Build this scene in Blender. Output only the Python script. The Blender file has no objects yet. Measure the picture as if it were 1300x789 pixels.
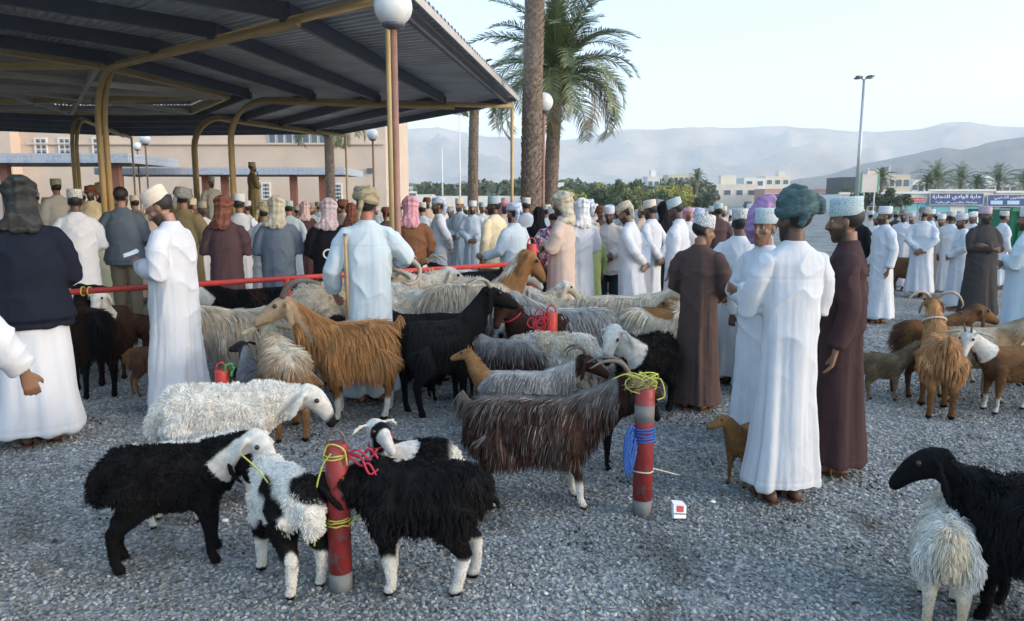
import bpy, math, random
import numpy as np
from math import sin, cos, pi, radians as R
from mathutils import Vector, Matrix, Euler

# ------------------------------------------------------------------ camera, world, sun, exposure
sc = bpy.context.scene
COL = sc.collection
CAMZ, FPX, PITCH = 1.62, 975.0, math.atan2(140.5, 975.0)
cd = bpy.data.cameras.new('camera')
cam = bpy.data.objects.new('camera', cd); COL.objects.link(cam)
cam.location = (0, 0, CAMZ); cam.rotation_euler = (pi / 2 - PITCH, 0, 0)
cd.sensor_width = 36; cd.lens = 36 * FPX / 1300.0
cd.clip_start = 0.1; cd.clip_end = 20000
sc.camera = cam
HAZE = 0.00025
SKYK = 2.32
SUN_EL, SUN_AZ = R(11), R(112)
w = bpy.data.worlds.new('World'); sc.world = w; w.use_nodes = True
wn = w.node_tree; bg = wn.nodes['Background']
sky = wn.nodes.new('ShaderNodeTexSky'); sky.sky_type = 'NISHITA'; sky.sun_disc = False
sky.sun_elevation = R(22); sky.sun_rotation = SUN_AZ
sky.air_density = 1.0; sky.dust_density = 2.5; sky.ozone_density = 2.0
hs = wn.nodes.new('ShaderNodeHueSaturation'); hs.inputs['Saturation'].default_value = 1.3
gm = wn.nodes.new('ShaderNodeGamma'); gm.inputs[1].default_value = 0.55          # hazy air evens the sky out
mu = wn.nodes.new('ShaderNodeVectorMath'); mu.operation = 'SCALE'; mu.inputs['Scale'].default_value = SKYK
wn.links.new(sky.outputs[0], hs.inputs['Color']); wn.links.new(hs.outputs[0], gm.inputs[0]); wn.links.new(gm.outputs[0], mu.inputs[0]); wn.links.new(mu.outputs[0], bg.inputs[0])
bg.inputs[1].default_value = 0.15
sd = bpy.data.lights.new('sun', 'SUN'); sun = bpy.data.objects.new('sun', sd); COL.objects.link(sun)
sd.energy = 0.8; sd.angle = R(10); sd.color = (1.0, 0.80, 0.60)
sv = Vector((sin(SUN_AZ) * cos(SUN_EL), cos(SUN_AZ) * cos(SUN_EL), sin(SUN_EL)))
sun.rotation_euler = sv.to_track_quat('Z', 'Y').to_euler(); sun.location = (20, -20, 30)
sc.view_settings.view_transform = 'Standard'; sc.view_settings.look = 'None'
sc.view_settings.exposure = 1.3; sc.view_settings.gamma = 1.0
sc.render.engine = 'CYCLES'
sc.cycles.use_denoising = True
sc.cycles.max_bounces = 6; sc.cycles.volume_bounces = 2; sc.cycles.transparent_max_bounces = 6

# ------------------------------------------------------------------ small helpers
def at(u, v, Y):
    """world point at depth Y seen at photo pixel u, v"""
    b = 394.5 - v
    dy = FPX * cos(PITCH) + b * sin(PITCH); dz = -FPX * sin(PITCH) + b * cos(PITCH)
    t = Y / dy
    return Vector(((u - 650) * t, Y, CAMZ + dz * t))
def gp(u, v):
    b = 394.5 - v
    dy = FPX * cos(PITCH) + b * sin(PITCH); dz = -FPX * sin(PITCH) + b * cos(PITCH)
    t = -CAMZ / dz
    return Vector(((u - 650) * t, dy * t, 0))

_rs = np.random.RandomState(5)
_LAT = _rs.rand(32, 32, 32)
def vn(P, s=1.0, off=0.0):
    """value noise in 0..1, vectorised"""
    P = np.asarray(P, float) * s + off
    i = np.floor(P).astype(int); f = P - i; f = f * f * (3 - 2 * f)
    i0 = i % 32; i1 = (i + 1) % 32
    x0, y0, z0 = i0.T; x1, y1, z1 = i1.T; fx, fy, fz = f.T
    L = _LAT
    a = L[x0, y0, z0] * (1 - fx) + L[x1, y0, z0] * fx
    b = L[x0, y1, z0] * (1 - fx) + L[x1, y1, z0] * fx
    c = L[x0, y0, z1] * (1 - fx) + L[x1, y0, z1] * fx
    d = L[x0, y1, z1] * (1 - fx) + L[x1, y1, z1] * fx
    return (a * (1 - fy) + b * fy) * (1 - fz) + (c * (1 - fy) + d * fy) * fz
def sstep(a, b, x):
    t = np.clip((np.asarray(x, float) - a) / (b - a), 0, 1); return t * t * (3 - 2 * t)

class MB:
    """collects shapes, links them as ONE mesh object"""
    def __init__(s): s.v = []; s.f = []
    def add(s, v, f):
        n = len(s.v); s.v.extend([tuple(p) for p in v]); s.f.extend([tuple(i + n for i in q) for q in f]); return s
    def box(s, c, d, rz=0.0, M=None):
        x, y, z = [k / 2 for k in d]
        P = [Vector((i, j, k)) for k in (-z, z) for j in (-y, y) for i in (-x, x)]
        m = Matrix.Rotation(rz, 3, 'Z') if M is None else M
        P = [m @ p + Vector(c) for p in P]
        return s.add(P, [(0, 2, 3, 1), (4, 5, 7, 6), (0, 1, 5, 4), (2, 6, 7, 3), (0, 4, 6, 2), (1, 3, 7, 5)])
    def beam(s, a, b, w, h):
        """box from a to b, w wide, h high (centred)"""
        a, b = Vector(a), Vector(b); d = (b - a); L = d.length; d.normalize()
        side = d.cross(Vector((0, 0, 1)));
        if side.length < 1e-4: side = Vector((1, 0, 0))
        side.normalize(); up = side.cross(d)
        P = []
        for q in (a, b):
            for i, j in ((-1, -1), (1, -1), (1, 1), (-1, 1)): P.append(q + side * (i * w / 2) + up * (j * h / 2))
        return s.add(P, [(3, 2, 1, 0), (4, 5, 6, 7), (0, 1, 5, 4), (1, 2, 6, 5), (2, 3, 7, 6), (3, 0, 4, 7)])
    def rings(s, Rg, cap=True, closed=False):
        n = len(Rg[0]); m = len(Rg); V = [p for r in Rg for p in r]; F = []
        for i in range(m - 1 if not closed else m):
            k = (i + 1) % m
            for j in range(n):
                l = (j + 1) % n; F.append((i * n + j, i * n + l, k * n + l, k * n + j))
        if cap and not closed:
            F.append(tuple(reversed(range(n)))); F.append(tuple(range((m - 1) * n, m * n)))
        return s.add(V, F)
    def tube(s, pts, r, n=10, closed=False, up=None, ry=None):
        """tube along pts; r radius or list; ry optional second radius list"""
        pts = [Vector(p) for p in pts]; m = len(pts)
        if not hasattr(r, '__len__'): r = [r] * m
        if ry is None: ry = r
        elif not hasattr(ry, '__len__'): ry = [ry] * m
        Rg = []; prev = None
        for i, p in enumerate(pts):
            if closed: t = pts[(i + 1) % m] - pts[i - 1]
            else: t = pts[min(i + 1, m - 1)] - pts[max(i - 1, 0)]
            t.normalize()
            if prev is None:
                u = Vector(up) if up else (Vector((0, 0, 1)) if abs(t.z) < .9 else Vector((0, 1, 0)))
            else: u = prev
            sd_ = t.cross(u); sd_.normalize(); u = sd_.cross(t); u.normalize(); prev = u
            Rg.append([p + sd_ * (cos(a) * r[i]) + u * (sin(a) * ry[i]) for a in [2 * pi * k / n for k in range(n)]])
        return s.rings(Rg, cap=not closed, closed=closed)
    def ell(s, c, r, n=14, m=9, M=None):
        c = Vector(c); Rg = []
        for i in range(m):
            a = -pi / 2 + pi * (i + .5) / m
            ring = []
            for k in range(n):
                b = 2 * pi * k / n
                p = Vector((cos(a) * cos(b) * r[0], cos(a) * sin(b) * r[1], sin(a) * r[2]))
                if M: p = M @ p
                ring.append(c + p)
            Rg.append(ring)
        return s.rings(Rg)
    def zr(s, rows, n=20):
        """vertical loft: rows (z, cx, rx, ry[, cy])"""
        Rg = []
        for q in rows:
            z, cx, rx, ry = q[:4]; cy = q[4] if len(q) > 4 else 0
            Rg.append([Vector((cx + rx * cos(2 * pi * k / n), cy + ry * sin(2 * pi * k / n), z)) for k in range(n)])
        return s.rings(Rg)
    def mesh(s, name):
        me = bpy.data.meshes.new(name); me.from_pydata(s.v, [], s.f); me.update(); return me
    def build(s, name, m, parent=None, smooth=False, kind=None):
        me = s.mesh(name)
        if smooth: me.polygons.foreach_set('use_smooth', [True] * len(me.polygons))
        return link(name, me, m, parent, kind)

def link(name, me, m, parent=None, kind=None):
    o = bpy.data.objects.new(name, me); COL.objects.link(o)
    if m is not None and len(me.materials) == 0: me.materials.append(m)
    elif m is not None and me.materials[0] != m:
        o.material_slots[0].link = 'OBJECT'; o.material_slots[0].material = m
    if parent is not None: o.parent = parent
    if kind: o['kind'] = kind
    return o
def thing(name, label, cat, loc=(0, 0, 0), rz=0.0, group=None):
    o = bpy.data.objects.new(name, None); COL.objects.link(o); o.empty_display_size = .1
    o.location = loc; o.rotation_euler = (0, 0, rz)
    o['label'] = label; o['category'] = cat
    if group: o['group'] = group
    return o
def tag(o, label, cat, group=None):
    o['label'] = label; o['category'] = cat
    if group: o['group'] = group
    return o
def catmull(pts, n=6):
    pts = [Vector(p) for p in pts]; out = []
    P = [pts[0] * 2 - pts[1]] + pts + [pts[-1] * 2 - pts[-2]]
    for i in range(1, len(P) - 2):
        for k in range(n):
            t = k / n; a, b, c, d = P[i - 1], P[i], P[i + 1], P[i + 2]
            out.append(.5 * ((2 * b) + (c - a) * t + (2 * a - 5 * b + 4 * c - d) * t * t + (3 * b - a - 3 * c + d) * t ** 3))
    out.append(pts[-1]); return out

def remesh(mb, vox, smooth=3, name='body'):
    """union of overlapping closed shapes as one continuous surface; returns a mesh"""
    me = mb.mesh('tmp'); o = bpy.data.objects.new('tmp', me); COL.objects.link(o)
    m = o.modifiers.new('r', 'REMESH'); m.mode = 'VOXEL'; m.voxel_size = vox; m.use_smooth_shade = True
    if smooth:
        k = o.modifiers.new('s', 'SMOOTH'); k.iterations = smooth; k.factor = .5
    dg = bpy.context.evaluated_depsgraph_get(); dg.update()
    out = bpy.data.meshes.new_from_object(o.evaluated_get(dg)); out.name = name
    bpy.data.objects.remove(o); bpy.data.meshes.remove(me)
    out.materials.clear(); out.polygons.foreach_set('use_smooth', [True] * len(out.polygons))
    return out
def getv(me):
    a = np.empty(len(me.vertices) * 3); me.vertices.foreach_get('co', a); return a.reshape(-1, 3)
def getn(me):
    a = np.empty(len(me.vertices) * 3, dtype=np.float32); me.vertices.foreach_get('normal', a); return a.reshape(-1, 3).astype(float)
def setv(me, P): me.vertices.foreach_set('co', P.ravel()); me.update()
def setcol(me, C):
    a = me.color_attributes.new('Col', 'FLOAT_COLOR', 'POINT')
    C4 = np.ones((len(C), 4)); C4[:, :3] = C; a.data.foreach_set('color', C4.ravel())

# ------------------------------------------------------------------ materials
def _nt(name):
    m = bpy.data.materials.new(name); m.use_nodes = True; nt = m.node_tree
    return m, nt, nt.nodes['Principled BSDF'], (lambda a, b: nt.links.new(a, b))
def coords(nt, scale=(1, 1, 1), kind='Object'):
    tc = nt.nodes.new('ShaderNodeTexCoord'); mp = nt.nodes.new('ShaderNodeMapping'); mp.inputs['Scale'].default_value = scale
    nt.links.new(tc.outputs[kind], mp.inputs[0]); return mp.outputs[0]
def noise(nt, vec, s, det=4, rough=.6):
    n = nt.nodes.new('ShaderNodeTexNoise'); n.inputs['Scale'].default_value = s; n.inputs['Detail'].default_value = det
    n.inputs['Roughness'].default_value = rough; nt.links.new(vec, n.inputs['Vector']); return n.outputs['Fac']
def ramp(nt, fac, stops):
    r = nt.nodes.new('ShaderNodeValToRGB'); e = r.color_ramp.elements
    e[0].position, e[0].color = stops[0][0], (*stops[0][1], 1)
    e[1].position, e[1].color = stops[-1][0], (*stops[-1][1], 1)
    for p, c in stops[1:-1]: q = e.new(p); q.color = (*c, 1)
    nt.links.new(fac, r.inputs[0]); return r.outputs[0]
def mix(nt, a, b, f, mode='MIX'):
    m = nt.nodes.new('ShaderNodeMix'); m.data_type = 'RGBA'; m.blend_type = mode
    for s_, x in ((m.inputs[6], a), (m.inputs[7], b)):
        if isinstance(x, tuple): s_.default_value = (*x, 1)
        else: nt.links.new(x, s_)
    if isinstance(f, (int, float)): m.inputs[0].default_value = f
    else: nt.links.new(f, m.inputs[0])
    return m.outputs[2]
def bump(nt, b, h, st=.3, dist=.01):
    n = nt.nodes.new('ShaderNodeBump'); n.inputs['Strength'].default_value = st; n.inputs['Distance'].default_value = dist
    nt.links.new(h, n.inputs['Height']); nt.links.new(n.outputs[0], b.inputs['Normal'])
def sc_(c, k): return tuple(min(1, x * k) for x in c)
def plain(name, c, rough=.6, metal=0, var=.18, s=4, bmp=.15, bs=40, kind='Object', dist=.004):
    m, nt, b, L = _nt(name); v = coords(nt, kind=kind)
    L(ramp(nt, noise(nt, v, s), [(.3, sc_(c, 1 - var)), (.7, sc_(c, 1 + var))]), b.inputs['Base Color'])
    b.inputs['Roughness'].default_value = rough; b.inputs['Metallic'].default_value = metal
    if bmp: bump(nt, b, noise(nt, v, bs, 3), bmp, dist)
    return m
def cloth(name, c, rough=.85, pattern=None, c2=None):
    m, nt, b, L = _nt(name); v = coords(nt)
    base = ramp(nt, noise(nt, v, 3, 3), [(.3, sc_(c, .93)), (.75, sc_(c, 1.04))])
    if pattern == 'check':
        # woven head-cloth motif: fine net plus little lozenges
        vo = nt.nodes.new('ShaderNodeTexVoronoi'); vo.inputs['Scale'].default_value = 85; L(v, vo.inputs['Vector'])
        f = ramp(nt, vo.outputs['Distance'], [(.28, (1, 1, 1)), (.42, (0, 0, 0))])
        base = mix(nt, base, c2, f)
    if pattern == 'bands':
        wv = nt.nodes.new('ShaderNodeTexWave'); wv.inputs['Scale'].default_value = 4.0; wv.inputs['Distortion'].default_value = 16; wv.inputs['Detail'].default_value = 4; wv.bands_direction = 'Z'; L(v, wv.inputs['Vector'])
        base = mix(nt, base, c2, ramp(nt, wv.outputs['Fac'], [(.5, (0, 0, 0)), (.9, (.55, .55, .55))]))
    if pattern == 'plaid':
        ck = nt.nodes.new('ShaderNodeTexChecker'); ck.inputs['Scale'].default_value = 22
        ck.inputs['Color1'].default_value = (*c, 1); ck.inputs['Color2'].default_value = (*c2, 1); L(v, ck.inputs['Vector'])
        ck2 = nt.nodes.new('ShaderNodeTexChecker'); ck2.inputs['Scale'].default_value = 9
        ck2.inputs['Color1'].default_value = (1, 1, 1, 1); ck2.inputs['Color2'].default_value = (.25, .3, .45, 1); L(v, ck2.inputs['Vector'])
        base = mix(nt, ck.outputs[0], ck2.outputs[0], 1.0, 'MULTIPLY')
    if pattern == 'floral':
        vo = nt.nodes.new('ShaderNodeTexVoronoi'); vo.inputs['Scale'].default_value = 28; L(v, vo.inputs['Vector'])
        base = mix(nt, base, c2, ramp(nt, vo.outputs['Distance'], [(.3, (1, 1, 1)), (.36, (0, 0, 0))]))
    L(base, b.inputs['Base Color']); b.inputs['Roughness'].default_value = rough; b.inputs['Specular IOR Level'].default_value = .15
    cr = nt.nodes.new('ShaderNodeTexNoise'); cr.noise_type = 'RIDGED_MULTIFRACTAL'; cr.inputs['Scale'].default_value = 2.6; cr.inputs['Detail'].default_value = 3; cr.inputs['Distortion'].default_value = .8; L(coords(nt, (1, 1.2, .8)), cr.inputs['Vector'])
    v2 = coords(nt, (1, 1, .35))
    bm = nt.nodes.new('ShaderNodeMath'); bm.operation = 'MULTIPLY_ADD'; bm.inputs[1].default_value = .30; L(cr.outputs['Fac'], bm.inputs[0]); L(noise(nt, v2, 7, 6, .6), bm.inputs[2])
    bump(nt, b, bm.outputs[0], .35, .03)
    return m
def capmat(name, c, c2, sc1=70):
    m, nt, b, L = _nt(name); v = coords(nt)
    vo = nt.nodes.new('ShaderNodeTexVoronoi'); vo.feature = 'DISTANCE_TO_EDGE'; vo.inputs['Scale'].default_value = sc1; L(v, vo.inputs['Vector'])
    nz = noise(nt, v, 60, 2)
    f = ramp(nt, vo.outputs['Distance'], [(.06, (1, 1, 1)), (.16, (0, 0, 0))])
    g = mix(nt, f, ramp(nt, nz, [(.48, (0, 0, 0)), (.56, (1, 1, 1))]), .5, 'MULTIPLY')
    L(mix(nt, c, c2, g), b.inputs['Base Color']); b.inputs['Roughness'].default_value = .9
    bump(nt, b, nz, .3, .004); return m
def attrmat(name, rough=.7, var=.25, s=30, sheen=0):
    m, nt, b, L = _nt(name); at_ = nt.nodes.new('ShaderNodeAttribute'); at_.attribute_name = 'Col'
    nz = ramp(nt, noise(nt, coords(nt), s, 3), [(.3, (1 - var,) * 3), (.7, (1, 1, 1))])
    L(mix(nt, at_.outputs['Color'], nz, 1.0, 'MULTIPLY'), b.inputs['Base Color']); b.inputs['Roughness'].default_value = rough
    b.inputs['Sheen Weight'].default_value = sheen; b.inputs['Specular IOR Level'].default_value = .12
    return m
def skin(name, tone, beard=(.02, .015, .012)):
    m, nt, b, L = _nt(name); a = nt.nodes.new('ShaderNodeAttribute'); a.attribute_name = 'Col'
    sp = nt.nodes.new('ShaderNodeSeparateColor'); L(a.outputs['Color'], sp.inputs[0])
    base = ramp(nt, noise(nt, coords(nt), 14, 4), [(.3, sc_(tone, .85)), (.7, sc_(tone, 1.1))])
    base = mix(nt, base, (tone[0] * .85, tone[1] * .55, tone[2] * .55), sp.outputs[1])
    base = mix(nt, base, beard, sp.outputs[0])
    base = mix(nt, base, (.6, .57, .52), sp.outputs[2])
    L(base, b.inputs['Base Color']); b.inputs['Roughness'].default_value = .5
    b.inputs['Subsurface Weight'].default_value = 0.0
    bump(nt, b, noise(nt, coords(nt), 180, 2), .1, .002)
    return m
# ------------------------------------------------------------------ setting: ground, gravel, mountains
def gravel_ground():
    m, nt, b, L = _nt('gravel_ground'); v = coords(nt)
    vo = nt.nodes.new('ShaderNodeTexVoronoi'); vo.inputs['Scale'].default_value = 42; L(v, vo.inputs['Vector'])
    sp = nt.nodes.new('ShaderNodeSeparateColor'); L(vo.outputs['Color'], sp.inputs[0])
    c = ramp(nt, sp.outputs[0], [(0, (.13, .137, .135)), (.45, (.23, .24, .235)), (.8, (.32, .33, .325)), (1, (.45, .46, .45))])
    big = ramp(nt, noise(nt, v, .55, 5, .6), [(.34, (.60, .61, .60)), (.58, (1, 1, 1))])
    c = mix(nt, c, big, 1.0, 'MULTIPLY')
    mid = ramp(nt, noise(nt, v, 2.3, 4, .7), [(.33, (.58, .55, .50)), (.47, (1, 1, 1))])
    c = mix(nt, c, mid, 1.0, 'MULTIPLY')
    L(c, b.inputs['Base Color']); b.inputs['Roughness'].default_value = .9
    bump(nt, b, vo.outputs['Distance'], .9, .02)
    return m
N = 60
xs = np.concatenate([-np.geomspace(6000, 12, 14), np.linspace(-10, 10, 41), np.geomspace(12, 6000, 14)])
ys = np.concatenate([[-300, -40, -8], np.linspace(0, 20, 41), np.geomspace(22, 6000, 16)])
G = MB(); V = []
for y in ys:
    for x in xs:
        near = 1.0 if (abs(x) < 14 and -2 < y < 22) else 0
        V.append((x, y, near * (.02 * (float(vn([[x, y, 0]], .6)[0]) - .5))))
nx = len(xs)
G.add(V, [(j * nx + i, j * nx + i + 1, (j + 1) * nx + i + 1, (j + 1) * nx + i) for j in range(len(ys) - 1) for i in range(nx - 1)])
G.build('ground', gravel_ground(), smooth=True, kind='structure')

# loose stones of the gravel: real pebbles where the photograph shows them one by one
def pebbles():
    rs = np.random.RandomState(3)
    m, nt, b, L = _nt('pebble_stone'); oi = nt.nodes.new('ShaderNodeObjectInfo')
    c = ramp(nt, oi.outputs['Random'], [(0, (.15, .157, .155)), (.35, (.235, .245, .24)), (.75, (.32, .33, .325)), (.95, (.42, .43, .42)), (1, (.58, .58, .56))])
    geo = nt.nodes.new('ShaderNodeNewGeometry')
    big = ramp(nt, noise(nt, geo.outputs['Position'], .55, 5, .6), [(.34, (.60, .61, .60)), (.58, (1, 1, 1))])
    mid = ramp(nt, noise(nt, geo.outputs['Position'], 2.3, 4, .7), [(.33, (.58, .55, .50)), (.47, (1, 1, 1))])
    c = mix(nt, mix(nt, c, big, 1.0, 'MULTIPLY'), mid, 1.0, 'MULTIPLY')
    L(c, b.inputs['Base Color']); b.inputs['Roughness'].default_value = .8
    n = 270000
    y = np.sqrt(rs.uniform(2.3 ** 2, 10.5 ** 2, n)); x = rs.uniform(-.78, .78, n) * y
    # thin out with distance
    keep = rs.rand(n) < np.clip(1.25 - y / 9.5, .25, 1); x, y = x[keep], y[keep]
    z = rs.uniform(-.004, .006, len(x)) + .02 * (vn(np.c_[x, y, 0 * x], .6) - .5)
    me = bpy.data.meshes.new('gravel'); me.from_pydata(np.c_[x, y, z].tolist(), [], [])
    o = bpy.data.objects.new('gravel', me); COL.objects.link(o); o['kind'] = 'stuff'
    ng = bpy.data.node_groups.new('gravel_scatter', 'GeometryNodeTree')
    ng.interface.new_socket('Geometry', in_out='INPUT', socket_type='NodeSocketGeometry')
    ng.interface.new_socket('Geometry', in_out='OUTPUT', socket_type='NodeSocketGeometry')
    nn = ng.nodes; gi = nn.new('NodeGroupInput'); go = nn.new('NodeGroupOutput')
    jo = nn.new('GeometryNodeJoinGeometry')
    for k in range(3):
        ico = nn.new('GeometryNodeMeshIcoSphere'); ico.inputs['Radius'].default_value = 1; ico.inputs['Subdivisions'].default_value = 2
        sp = nn.new('GeometryNodeSetPosition'); tn = nn.new('ShaderNodeTexNoise'); tn.noise_dimensions = '4D'
        tn.inputs['W'].default_value = k * 3.7; tn.inputs['Scale'].default_value = .9
        sub = nn.new('ShaderNodeVectorMath'); sub.operation = 'SUBTRACT'; sub.inputs[1].default_value = (.5, .5, .5)
        scl = nn.new('ShaderNodeVectorMath'); scl.operation = 'SCALE'; scl.inputs['Scale'].default_value = 1.7
        ng.links.new(tn.outputs['Color'], sub.inputs[0]); ng.links.new(sub.outputs[0], scl.inputs[0])
        ng.links.new(ico.outputs[0], sp.inputs[0]); ng.links.new(scl.outputs[0], sp.inputs['Offset'])
        sm = nn.new('GeometryNodeSetMaterial'); sm.inputs['Material'].default_value = m; ng.links.new(sp.outputs[0], sm.inputs[0])
        ng.links.new(sm.outputs[0], jo.inputs[0]) if False else None
        ri = nn.new('FunctionNodeRandomValue'); ri.data_type = 'INT'; ri.inputs[4].default_value = 0; ri.inputs[5].default_value = 2; ri.inputs['Seed'].default_value = 11
        cmp_ = nn.new('FunctionNodeCompare'); cmp_.data_type = 'INT'; cmp_.operation = 'EQUAL'
        ng.links.new(ri.outputs[2], cmp_.inputs[2]); cmp_.inputs[3].default_value = k
        ip = nn.new('GeometryNodeInstanceOnPoints')
        rr = nn.new('FunctionNodeRandomValue'); rr.data_type = 'FLOAT_VECTOR'; rr.inputs[0].default_value = (-.5, -.5, 0); rr.inputs[1].default_value = (.5, .5, 6.28); rr.inputs['Seed'].default_value = 5
        rsz = nn.new('FunctionNodeRandomValue'); rsz.data_type = 'FLOAT_VECTOR'; rsz.inputs[0].default_value = (.005, .004, .003); rsz.inputs[1].default_value = (.0135, .011, .008); rsz.inputs['Seed'].default_value = 6
        ng.links.new(gi.outputs[0], ip.inputs['Points']); ng.links.new(sm.outputs[0], ip.inputs['Instance'])
        ng.links.new(cmp_.outputs[0], ip.inputs['Selection'])
        e2 = nn.new('FunctionNodeEulerToRotation'); ng.links.new(rr.outputs[0], e2.inputs[0]); ng.links.new(e2.outputs[0], ip.inputs['Rotation'])
        ng.links.new(rsz.outputs[0], ip.inputs['Scale'])
        ng.links.new(ip.outputs[0], jo.inputs[0])
    ng.links.new(jo.outputs[0], go.inputs[0])
    md = o.modifiers.new('scatter', 'NODES'); md.node_group = ng
    me.materials.append(m)
pebbles()

# mountains: heightfields seen far off through the haze
def rock(name, c1, c2, s):
    m, nt, b, L = _nt(name); v = coords(nt, (1, 1, 1.8))
    L(ramp(nt, noise(nt, v, s, 8, .65), [(.3, c1), (.7, c2)]), b.inputs['Base Color']); b.inputs['Roughness'].default_value = 1
    bump(nt, b, noise(nt, v, s * 2.2, 8, .7), .8, 30); return m
def ridge(name, prof, Y, depth, m, rough, seed, u0, u1, nx=240, ny=36):
    U = np.linspace(u0, u1, nx); pu = [p[0] for p in prof]; pv = [p[1] for p in prof]
    V = []; top = np.interp(U, pu, pv)
    zz = np.array([max(2, at(u, v, Y).z) for u, v in zip(U, top)])
    X = (U - 650) / FPX * Y * 1.01
    P = []
    for j in range(ny):
        t = j / (ny - 1)                     # 0 foot .. .55 ridge line .. 1 behind
        yy = Y - depth * .55 + depth * t
        env = np.sin(np.clip(t / .55, 0, 1) * pi / 2) ** 1.25 if t < .55 else np.cos((t - .55) / .45 * pi / 2 * .9)
        Q = np.c_[X, np.full(nx, yy), np.zeros(nx)]
        rn = 1 - np.abs(vn(Q, 1 / (depth * .16), seed) * 2 - 1); rn2 = 1 - np.abs(vn(Q, 1 / (depth * .06), seed + 3) * 2 - 1)
        n3 = vn(Q, 1 / (depth * .025), seed + 7)
        damp = sin(pi * min(1, t / .55)) if t < .55 else .4
        h = zz * env * (1 - damp * rough * (.75 * (1 - rn) + .45 * (1 - rn2)) ) + zz * .03 * (n3 - .5) * (.4 + damp)
        P.append(np.c_[X * (yy / Y), np.full(nx, yy), h - 1.0 * (t == 0)])
    P = np.concatenate(P)
    mb = MB(); mb.add(P.tolist(), [(j * nx + i, j * nx + i + 1, (j + 1) * nx + i + 1, (j + 1) * nx + i) for j in range(ny - 1) for i in range(nx - 1)])
    return mb.build(name, m, smooth=True, kind='structure')
rk = rock('pale_rock', (.20, .185, .17), (.60, .53, .45), .0026)
rk2 = rock('dark_rock', (.07, .085, .095), (.15, .155, .15), .012)
ridge('mountain', [(-500, 150), (300, 150), (500, 163), (560, 158), (620, 172), (690, 180), (740, 172), (800, 163), (850, 160), (905, 162), (960, 158), (1010, 158), (1060, 164), (1110, 164), (1150, 161), (1180, 156), (1207, 152), (1240, 157), (1300, 164), (1500, 170), (1900, 190)],
      4200, 2600, rk, .9, 2.0, -500, 1900, 300, 40)
ridge('mountain', [(850, 254), (960, 246), (1000, 228), (1040, 222), (1085, 208), (1120, 201), (1150, 194), (1180, 187), (1205, 190), (1235, 181), (1270, 175), (1300, 172), (1400, 160), (1550, 165), (1800, 190)],
      2100, 900, rk2, .8, 9.0, 900, 1800, 220, 36)
ridge('hill', [(300, 240), (480, 238), (520, 231), (545, 235), (570, 236), (590, 229), (610, 238), (660, 240), (700, 243), (900, 250)], 1300, 300, rk2, .6, 4.0, 350, 860, 120, 24)

# ------------------------------------------------------------------ market canopy (octagonal ring roof on paired tubes)
M_cream = plain('cream_paint', (.52, .37, .17), .42, 0, .12, 3, .1)
M_dark = plain('dark_steel', (.10, .11, .135), .5, .1, .15, 3, .1)
M_sheet = plain('corrugated_zinc', (.56, .58, .62), .45, .2, .22, 1.2, .1)
M_sheet2 = plain('brown_zinc', (.42, .39, .34), .5, .1, .2, 1.5, .1)
M_trim = plain('pale_trim', (.50, .47, .43), .5, 0, .1, 3, .1)
M_green = plain('weathered_roof_edge', (.12, .14, .13), .6, 0, .2, 3, .1)
ZO, ZI = 3.80, 4.00
Cn = [(-1.285, 8.33), (0.0, 17.7), (-5.45, 25.7), (-12.9, 26.6), (-21, 21.5), (-23, 13), (-18.5, 5), (-9.2, .8)]
In = [(-7.25, 13.9), (-6.45, 18.0), (-8.6, 21.2), (-11.9, 21.3), (-15.6, 19.6), (-16.6, 14.6), (-14.0, 10.4), (-9.8, 9.9)]
canopy = thing('market_canopy', 'big octagonal market canopy with grey corrugated roof on cream tube frames', 'canopy', (-11, 16, 0))
CO = Vector((-11, 16, 0))
def loc(o): o.matrix_parent_inverse = Matrix.Translation(-CO); return o
def corr_sheet(a, b, c, d, m, pitch=.21, dep=.035, name='roof_sheet', th=.004):
    """ribs run from edge ab (outer) to edge dc (inner)"""
    a, b, c, d = map(Vector, (a, b, c, d)); n = max(4, int((b - a).length / pitch)); V = []; F = []
    prof = [(0, 0), (.3, 0), (.42, 1), (.78, 1), (.9, 0)]
    for i in range(n):
        for f, h in prof:
            t = (i + f) / n
            for (p, q) in ((a, b), (d, c)): V.append(p.lerp(q, t) + Vector((0, 0, h * dep)))
    V += [b, c]
    k = len(V) // 2
    F = [(2 * i, 2 * i + 2, 2 * i + 3, 2 * i + 1) for i in range(k - 1)]
    V2 = [v + Vector((0, 0, th)) for v in V]; nv = len(V)
    F2 = [tuple(nv + j for j in reversed(q)) for q in F]
    ends = [(2 * i, nv + 2 * i, nv + 2 * i + 2, 2 * i + 2) for i in range(k - 1)]
    mb = MB(); mb.add(V + V2, F + F2 + ends); return loc(mb.build(name, m, canopy))
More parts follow.
